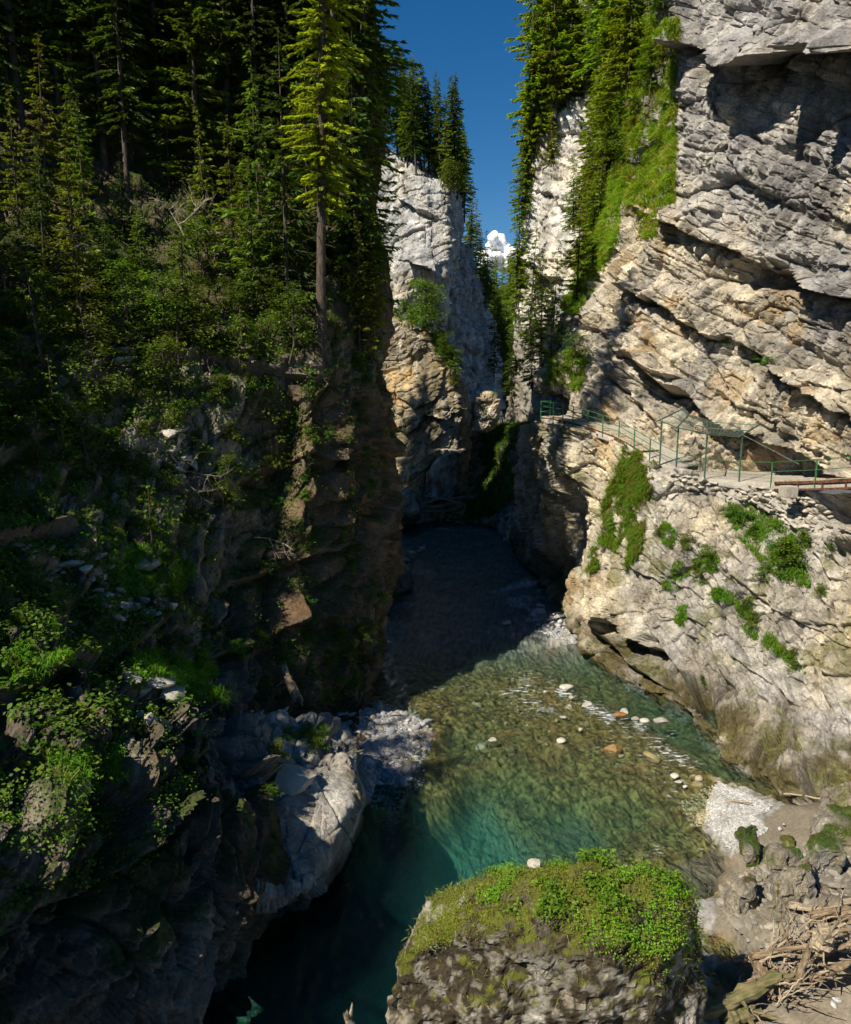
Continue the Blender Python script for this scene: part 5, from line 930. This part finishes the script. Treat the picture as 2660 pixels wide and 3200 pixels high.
for i, (a, b) in enumerate([((1305, 1520), (1320, 1590)), ((1328, 1550), (1455, 1572)), ((1345, 1562), (1460, 1553)), ((1390, 1560), (1455, 1582)), ((1310, 1582), (1400, 1545)), ((1312, 1600), (1410, 1570)), ((1335, 1600), (1430, 1592)), ((1325, 1575), (1345, 1540)), ((1300, 1565), (1370, 1590)), ((1340, 1585), (1440, 1566))]):
    log(PIX(*a, 86.5-.2*i % 1), PIX(*b, 86.8), .10, .06, 600+i, ['upright pale trunk in the far log jam', 'long pale log lying across the far log jam'][min(i, 1)] if i < 2 else 'pale log in the jam under the dark arched boulder', M_driftp, group=None if i < 2 else 'logs of the far jam')
for px, py, dx, L, lb in [(2275, 2500, 1, .9, 'small piece of driftwood lying on the pale gravel bar'), (2270, 2655, 1, .8, 'bent stick beside the small mossy rock'), (2215, 2590, 1, .4, 'short stick at the edge of the gravel bar'), (2450, 2480, 1, 1.6, 'thin stick lying on the sand under the cliff'), (2440, 2440, 1, 1.3, 'pale branch leaning at the wet foot of the cliff')]:
    q = GZ(px, py, .08); log(q, q+np.array([L*.9, -.3*L, .06]), .04, .025, int(px), lb, M_driftp)
log(PZ(1110, 3235, -.1), PZ(1085, 3170, .5), .2, .07, 641, 'broken grey stump poking out of the dark pool', M_driftp, 'tree_stump')
q = p_fb.P[np.argmin((p_fb.x-1945)**2+(p_fb.y-2770)**2)]; q2 = p_fb.P[np.argmin((p_fb.x-2170)**2+(p_fb.y-2860)**2)]; log(q+np.array([0, 0, .22]), q2+np.array([0, 0, .15]), .035, .05, 650, 'pale stick lying among the herbs on the boulder', M_driftp, 'driftwood_stick')
q = p_fb.P[np.argmin((p_fb.x-1580)**2+(p_fb.y-2830)**2)]; log(q+np.array([0, 0, .1]), q+np.array([.35, .3, .45]), .025, .02, 651, 'short dry twig standing among the herbs on the boulder', M_dead, 'driftwood_stick')
q = p_fb.P[np.argmin((p_fb.x-1665)**2+(p_fb.y-2700)**2)]; stone(angular[2], q+np.array([0, 0, .12]), .2, 'rock', 'small white stone on top of the mossy boulder', 'stone')
for px, py, s, lb in [(2615, 3125, .13, 'pale grey stone lying on the dark sand'), (2605, 3140, .11, 'white stone touching the grey one on the dark sand'), (2540, 3095, .07, 'tiny white stone on the dark sand by the driftwood'), (2437, 2590, .1, 'white stone on the sand beside the gravel bar'), (2450, 2577, .09, 'pale flat stone on the sand beside the gravel bar'), (2435, 3142, .12, 'bluish grey stone among the driftwood sticks')]:
    q = GZ(px, py, .04); stone(rounded[3], q, s, 'pebble', lb, 'stone')
q, _ = on(p_ll, 920, 2090); log(PIX(885, 2080, q[1]-1.0), PIX(935, 2190, q[1]-2.2), .16, .22, 660, 'broken brown log sliding down the dark left cliff foot', M_drift)
for px, py, s, lb in [(500, 2140, .45, 'pale flat stone under the sunlit grass tuft on the left slope'), (545, 2175, .4, 'flat stone just below the sunlit grass tuft on the left slope'), (455, 1770, .6, 'pale slanting stone slab above the rocky step of the left slope'), (390, 1880, .4, 'brown block on the rubble of the left rocky step')]:
    q, _ = on(p_ll, px, py); stone(angular[1], q+np.array([0, -.1, .1]), s, 'rock', lb, 'rock')
q, _ = on(p_oc, 925, 2450); stone(angular[4], q+np.array([0, 0, .25]), .85, 'rock', 'dark square block sitting on the back of the rock ledge', 'rock', rot=(.1, .2, .5))
scl = 'angular stone of the loose scree on the left slope'; scg = 'scree stones on the left slope'
for poly, n in [([(260, 980), (330, 1000), (460, 1150), (400, 1160), (300, 1060)], 70), ([(500, 1350), (570, 1340), (600, 1450), (560, 1470)], 40), ([(60, 1650), (300, 1700), (560, 1900), (420, 1960), (100, 1800)], 110), ([(380, 2080), (560, 2180), (640, 2300), (480, 2330), (400, 2200)], 60)]:
    for i in pick(p_ll, poly, n, 70+n, None, .2): stone(rs_.choice(angular), p_ll.P[i]+np.array([0, -.03, .06]), .08+.24*rs_.random()**2.5, 'scree_stone', scl, 'stone', scg)

# ------------------------------------------------------------------ footpath, walkway, railing, canopy
PP = [(1690, 1303, 54.5), (1760, 1313, 53.4), (1850, 1338, 51.8), (1934, 1368, 50), (2000, 1408, 48.3), (2062, 1446, 46.8), (2113, 1470, 46), (2202, 1491, 45.5), (2310, 1501, 45), (2410, 1506, 42.5), (2548, 1503, 39), (2700, 1495, 36), (2950, 1480, 32.5)]
PW = np.array([PIX(*p) for p in PP]); PXs = [p[0] for p in PP]
def pathp(px): return np.array([np.interp(px, PXs, PW[:, k]) for k in range(3)])
def pathd(px):
    d = pathp(px+12)-pathp(px-12); d /= np.linalg.norm(d); inn = np.array([-d[1], d[0], 0]); inn /= np.linalg.norm(inn)
    if inn[0] < 0: inn = -inn
    return d, inn
def boxm(a, b, w, h, side=None):
    """box between a and b, width w along 'side', height h (vertical)"""
    a = np.asarray(a, float); b = np.asarray(b, float); d = unit(b-a); s = np.array(side) if side is not None else unit(np.cross(d, np.array([0, 0, 1.0]))); u = np.cross(s, d)
    if u[2] < 0: u = -u
    V = [p+s*w*i*.5+u*h*j*.5 for p in (a, b) for i, j in ((-1, -1), (1, -1), (1, 1), (-1, 1))]; return V
BF = np.array([(0, 1, 2, 3), (7, 6, 5, 4), (0, 4, 5, 1), (1, 5, 6, 2), (2, 6, 7, 3), (3, 7, 4, 0)])
def box(name, a, b, w, h, mat, parent, side=None):
    o = np.array(parent.location) if parent is not None else 0; return link(name, mesh_np(name, np.array(boxm(a, b, w, h, side))-o, [BF]), mat, parent)
def tube(name, a, b, r, mat, parent, sides=6):
    o = np.array(parent.location); V, Fq = tubes([np.array([a, (np.asarray(a)+b)/2, b])-o], [[r]*3], sides); return link(name, mesh_np(name, V, Fq, None, True), mat, parent)
xs = np.arange(1680, 2960, 12); cen = []
V = []
for x in xs:
    p = pathp(x); d, inn = pathd(x); V += [p+inn*.02-np.array([0, 0, .45]), p+inn*.0-np.array([0, 0, .10]), p+inn*1.0-np.array([0, 0, .06]), p+inn*2.0-np.array([0, 0, .04]), p+inn*5.2+np.array([0, 0, .1])]
V = np.array(V); V[:, 2] += .05*fbm(V/.7, 3); link('footpath', mesh_np('footpath', V, [grid_faces(len(xs), 5)], None, True), M_path, kind='structure')
wk = thing('walkway', 'wooden plank walkway on rusty beams along the cliff', 'walkway', pathp(1690))
segs = list(range(1684, 2010, 46))
for a, b in zip(segs[:-1], segs[1:]):
    pa, pb = pathp(a), pathp(b); d, inn = pathd((a+b)/2)
    for k in range(7): box('plank', pa+inn*(.12+.2*k)+np.array([0, 0, .03+rs_.uniform(-.006, .006)]), pb+inn*(.12+.2*k)+np.array([0, 0, .03])-d*.02, .185, .05, M_wood, wk)
    box('beam', pa+inn*.06-np.array([0, 0, .12]), pb+inn*.06-np.array([0, 0, .12]), .09, .20, M_rust, wk); box('beam', pa+inn*1.2-np.array([0, 0, .12]), pb+inn*1.2-np.array([0, 0, .12]), .09, .18, M_rust, wk)
    box('bracket', pa-np.array([0, 0, .28])+inn*-.05, pa-np.array([0, 0, .28])+inn*1.4, .1, .12, M_rust, wk)
wk2 = thing('walkway', 'plank bridge on a rusty beam beside the concrete block', 'walkway', pathp(2420))
segs = list(range(2425, 2960, 75))
for a, b in zip(segs[:-1], segs[1:]):
    pa, pb = pathp(a), pathp(b); d, inn = pathd((a+b)/2)
    for k in range(7): box('plank', pa+inn*(.1+.2*k)+np.array([0, 0, .06]), pb+inn*(.1+.2*k)+np.array([0, 0, .06])-d*.02, .185, .05, M_wood, wk2)
    box('beam', pa-inn*.02-np.array([0, 0, .06]), pb-inn*.02-np.array([0, 0, .06]), .10, .14, M_rust, wk2); box('beam', pa-inn*.02-np.array([0, 0, .42]), pb-inn*.02-np.array([0, 0, .42]), .10, .10, M_rust, wk2); box('strut', pb-inn*.02-np.array([0, 0, .42]), pb-inn*.02-np.array([0, 0, .06]), .08, .08, M_rust, wk2, side=d)
rail = thing('railing', 'green metal railing along the outer edge of the footpath', 'railing', pathp(1690))
posts = [1690, 1729, 1759, 1791, 1837, 1884, 1934, 1982, 2031, 2062, 2113, 2202, 2310, 2410, 2548, 2690, 2850]; tall = (2062, 2113, 2202, 2310)
for x in posts:
    if x not in tall: p = pathp(x); box('post', p-np.array([0, 0, .3]), p+np.array([0, 0, 1.08]), .06, .06, M_green, rail, side=(1, 0, 0))
for a, b in zip(posts[:-1], posts[1:]):
    for h in ((1.06, .72, .38) if b <= 2031 else (1.06, .55)): tube('rail', pathp(a)+np.array([0, 0, h]), pathp(b)+np.array([0, 0, h]), .021, M_green, rail)
d, inn = pathd(1690)
e0 = pathp(1690); box('post', e0+inn*1.25-np.array([0, 0, .3]), e0+inn*1.25+np.array([0, 0, 1.08]), .06, .06, M_green, rail, side=(1, 0, 0))
for h in (1.06, .72, .38): tube('rail', e0+np.array([0, 0, h]), e0+inn*1.25+np.array([0, 0, h]), .021, M_green, rail)
cp = thing('rockfall_canopy', 'green steel rockfall canopy with wire mesh over the footpath', 'canopy', pathp(2180))
tops = []
for x in tall:
    p = pathp(x); d, inn = pathd(x); t = p+np.array([0, 0, 2.5]); tops.append((p, t, inn)); box('post', p-np.array([0, 0, .2]), t, .075, .075, M_dgreen, cp, side=(1, 0, 0)); box('roof_beam', t-inn*.35-np.array([0, 0, .02]), t+inn*1.9+np.array([0, 0, .62]), .06, .075, M_dgreen, cp)
for u, nm in ((-.25, 'purlin'), (.75, 'purlin'), (1.75, 'purlin')):
    for (p, t, i1), (p2, t2, i2) in zip(tops[:-1], tops[1:]): box('purlin', t+i1*u+np.array([0, 0, .06+.29*u]), t2+i2*u+np.array([0, 0, .06+.29*u]), .045, .045, M_dgreen, cp)
pa_ = []
for (p, t, i1), (p2, t2, i2) in zip(tops[:-1], tops[1:]):
    def mp(u, v): return (t+i1*v)*(1-u)+(t2+i2*v)*u+np.array([0, 0, .12+.29*v])
    nn_ = int(np.linalg.norm(t2-t)/.16)
    for k in range(nn_+1): pa_.append(np.array([mp(k/nn_, -.3), mp(k/nn_, .8), mp(k/nn_, 1.9)]))
    for v in np.arange(-.3, 1.95, .16): pa_.append(np.array([mp(0, v), mp(.5, v), mp(1, v)]))
V, Fq = tubes([q-np.array(cp.location) for q in pa_], [[.008]*3 for _ in pa_], 3); link('wire_mesh', mesh_np('wire_mesh', V, Fq), M_wire, cp)
tube('stay_cable', tops[-1][1]+np.array([0, 0, .1]), pathp(2405)+pathd(2405)[1]*1.8+np.array([0, 0, .9]), .012, M_wire, cp)
cbk = PIX(2464, 1536, 39.6); d, inn = pathd(2464); o = link('concrete_block', None); bpy.data.objects.remove(o)
bm = bmesh.new(); bmesh.ops.create_cube(bm, size=1); bmesh.ops.bevel(bm, geom=bm.edges[:], offset=.03, segments=2, affect='EDGES'); me = bpy.data.meshes.new('concrete_block'); bm.to_mesh(me); bm.free()
o = link('concrete_block', me, M_conc); o.location = cbk; o.scale = (.62, .7, .55); o.rotation_euler = (0, 0, math.atan2(d[1], d[0])); tag(o, 'square concrete bearing block under the start of the plank bridge', 'block')
rw = thing('retaining_wall', 'rubble stone retaining wall carrying the footpath', 'wall', pathp(2310)-np.array([0, 0, 1])); o0 = np.array(rw.location)
for i in pick(p_rl, [(2100, 1480), (2210, 1502), (2320, 1512), (2440, 1518), (2540, 1560), (2600, 1600), (2590, 1650), (2500, 1660), (2420, 1600), (2330, 1570), (2230, 1545), (2130, 1520)], 260, 91, None, .24):
    nn = p_rl.S[i]; s = rs_.uniform(.13, .27); yaw = math.atan2(nn[1], nn[0])+math.pi/2; stone(rs_.choice(angular), p_rl.P[i]+nn*.05-o0, s, 'stone', parent=rw, rot=(rs_.gauss(0, .12), rs_.gauss(.2, .15), yaw), mat=M_stone)

# ------------------------------------------------------------------ person on the far path, far railing, cloud
def person(loc, rz):
    J = {'pelvis': (0, 0, .95), 'waist': (0, 0, 1.1), 'chest': (0, .02, 1.33), 'neck': (0, .02, 1.5), 'chin': (0, -.01, 1.57), 'head': (0, 0, 1.67), 'crown': (0, .01, 1.75)}
    Eg = [('pelvis', 'waist'), ('waist', 'chest'), ('chest', 'neck'), ('neck', 'chin'), ('chin', 'head'), ('head', 'crown')]; R = {'pelvis': (.16, .12), 'waist': (.14, .105), 'chest': (.175, .12), 'neck': (.055, .055), 'chin': (.065, .07), 'head': (.08, .095), 'crown': (.05, .06)}
    for s, n in ((-1, 'l'), (1, 'r')):
        for k, c, r in (('hip', (.1*s, 0, .88), .095), ('knee', (.11*s, -.02, .49), .065), ('ankle', (.12*s, .02, .09), .042), ('toe', (.13*s, -.15, .04), .035), ('sho', (.18*s, .02, 1.42), .06), ('elb', (.26*s, -.08, 1.17), .043), ('wri', (.10*s, -.26, 1.33), .03), ('palm', (.06*s, -.30, 1.40), .034)): J[k+n] = c; R[k+n] = (r, r)
        Eg += [('pelvis', 'hip'+n), ('hip'+n, 'knee'+n), ('knee'+n, 'ankle'+n), ('ankle'+n, 'toe'+n), ('chest', 'sho'+n), ('sho'+n, 'elb'+n), ('elb'+n, 'wri'+n), ('wri'+n, 'palm'+n)]
        for f in range(5): k = 'f%d%s' % (f, n); J[k] = (.06*s-(.02*f-.04)*s, -.33, 1.47-.006*abs(f-2)); R[k] = (.009, .009); Eg.append(('palm'+n, k))
    ks = list(J); me = bpy.data.meshes.new('t'); me.from_pydata([J[k] for k in ks], [(ks.index(a), ks.index(b)) for a, b in Eg], []); o = bpy.data.objects.new('t', me); col.objects.link(o)
    bpy.context.view_layer.objects.active = o; o.modifiers.new('s', 'SKIN'); sv = me.skin_vertices[0].data
    for i, k in enumerate(ks): sv[i].radius = R[k]; sv[i].use_root = (k == 'pelvis')
    md = o.modifiers.new('u', 'SUBSURF'); md.levels = 1; me = evaluated(o); me.name = 'body'; me.materials.clear()
    for m in (plain('dark_clothes', (.03, .03, .035), .8), plain('skin', (.45, .28, .2), .6), plain('grey_trousers', (.06, .065, .08), .8)): me.materials.append(m)
    for p in me.polygons:
        c = p.center; p.material_index = 1 if (c.z > 1.5 or c.y < -.24 and c.z > 1.25) else (2 if c.z < .95 else 0)
    root = thing('person', 'person in dark clothes standing on the far path behind the railing', 'person', loc); root.rotation_euler.z = rz; link('body', me, None, root)
    bm = bmesh.new(); bmesh.ops.create_uvsphere(bm, u_segments=12, v_segments=8, radius=1); V = np.array([v.co[:] for v in bm.verts]); Fc = [[v.index for v in f.verts] for f in bm.faces]; bm.free(); V = V*np.array([.092, .105, .085])+np.array([0, .03, 1.715]); h = bpy.data.meshes.new('hair'); h.from_pydata(V.tolist(), [], Fc); link('hair', h, plain('dark_hair', (.02, .015, .012), .6), root)
fp = PIX(1566, 1329, 101.5); person(fp, .2)
V = np.array([PIX(1520, 1331, 101.2), PIX(1600, 1331, 97.5), PIX(1690, 1331, 79), PIX(1520, 1329, 106), PIX(1600, 1329, 101), PIX(1700, 1329, 84)]); V[:, 2] = V[:, 2].mean(); V[:, 2] = fp[2]-.02
link('far_footpath', mesh_np('far_footpath', V, [np.array([[0, 1, 4, 3], [1, 2, 5, 4]])]), M_path, kind='structure')
fr_ = thing('railing', 'thin pale railing of the far path at the end of the gorge', 'railing', fp+np.array([0, -.9, 0])); f0 = fp+np.array([0, -.9, 0]); fp_p = []
for k in range(7): x = -1.8+k*.6; a = f0+np.array([x, -.25*x, -.1]); tube('post', a, a+np.array([0, 0, 1.05]), .03, M_wire, fr_)
for h in (.35, .7, 1.0): tube('rail', f0+np.array([-1.8, .45, h]), f0+np.array([1.8, -.45, h]), .022, M_wire, fr_)
bm = bmesh.new(); rc = random.Random(4)
c0 = PIX(1556, 790, 2500.0)
for k in range(110):
    a = rc.gauss(0, 26); h = rc.uniform(-50, 6)*1.0+max(0, 62-abs(a+6)*1.6)*rc.random(); s = rc.uniform(8, 18)
    bmesh.ops.create_icosphere(bm, subdivisions=2, radius=s, matrix=Matrix.Translation((a, rc.gauss(0, 16), h)))
me = bpy.data.meshes.new('t'); bm.to_mesh(me); bm.free(); o = bpy.data.objects.new('t', me); col.objects.link(o); md = o.modifiers.new('r', 'REMESH'); md.mode = 'VOXEL'; md.voxel_size = 1.6; me = evaluated(o)
V, E, Nn = arrays(me); V = V+Nn*(3.0*fbm(V/14, 3))[:, None]; me.vertices.foreach_set('co', V.astype(np.float32).ravel()); me.update(); me.polygons.foreach_set('use_smooth', np.ones(len(me.polygons), bool))
m, t, b, L = nodes('cloud_white'); b.inputs['Base Color'].default_value = (.95, .95, .95, 1); b.inputs['Roughness'].default_value = 1; b.inputs['Subsurface Weight'].default_value = 1; b.inputs['Subsurface Radius'].default_value = (1, 1, 1); b.inputs['Subsurface Scale'].default_value = 14; b.inputs['Specular IOR Level'].default_value = 0
me.materials.clear(); o = link('cloud', me, m, kind='structure'); o.location = c0
for s_ in list(bpy.data.objects):                                        # prototypes that found no place
    if s_.type == 'EMPTY' and s_.parent is None and s_.name not in used and s_.get('label') in ('spruce', 'shrub', 'tree'):
        for c in list(s_.children): bpy.data.objects.remove(c)
        bpy.data.objects.remove(s_)

# ---- labels by what stands beside: look-alikes of one group told apart by size and landmark
LM = {'the tall sunlit spruce': (1010, 700), 'the pale dead branches': (560, 660), 'the bare-trunked spruce': (84, 400), 'the stony gully': (340, 1060), 'the scree patch': (560, 1400), 'the sunlit grass tufts': (540, 2080), 'the rocky step': (470, 1800), 'the mossy outcrop': (200, 1540), 'the brow of the dark cliff': (1000, 1150)}
LMF = {'the round-crowned broadleaf tree': (1408, 600), 'the left forest edge': (1240, 470), 'the corner of the pale cliff': (1465, 640)}
LMR = {'the grey overhang': (2100, 60), 'the white cliff': (1760, 380), 'the hanging grass': (1980, 450), 'the sky gap': (1650, 300)}
def relabel(group, noun, lms, words):
    os_ = [o for o in bpy.data.objects if o.get('group') == group and o.parent is None]; hs = np.array([o.scale[2]*o.dimensions[2] if o.type == 'MESH' else o.scale[2] for o in os_])
    if not len(hs): return
    a, b = np.percentile(hs, [33, 67])
    for o, h in zip(os_, hs):
        x, y = proj(np.array(o.location)); k = min(lms, key=lambda n: (lms[n][0]-x)**2+(lms[n][1]-y)**2); w = words[0 if h < a else (1 if h < b else 2)]; o['label'] = (w+' '+noun+' near '+k).strip()
relabel('forest spruces on the left slope', 'dark forest spruce', LM, ('shorter', 'middling', 'towering')); relabel('shrubs on the left slope', 'leafy shrub on the left slope', LM, ('tiny', 'small', 'bushy'))
relabel('shrubs on the dark cliff face', 'leafy shrub on the dark left cliff', {'the brow': (1000, 1180), 'the fallen dead branch': (800, 1690), 'the broken brown log': (910, 2130), 'the river corner': (1190, 1800)}, ('tiny', 'small', 'bushy')); relabel('saplings on the left slope', 'leafy sapling', LM, ('short', 'slim', 'tall')); relabel('young spruces on the left slope', 'young spruce', LM, ('low', 'half-grown', 'slender')); relabel('spruces on the far pale cliff', 'distant spruce on the far cliff top', LMF, ('short', 'middling', 'tall'))
relabel('spruces above the white cliff', 'sunlit spruce', LMR, ('short', 'middling', 'tall')); relabel('spruces on the grassy slope', 'sunlit slope spruce', LMR, ('short', 'middling', 'tall')); relabel('small spruces on the left slope', 'knee-high to head-high spruce', LM, ('tiny', 'small', 'larger')); relabel('scree stones on the left slope', 'angular scree stone', LM, ('small', 'fist-sized', 'blocky'))
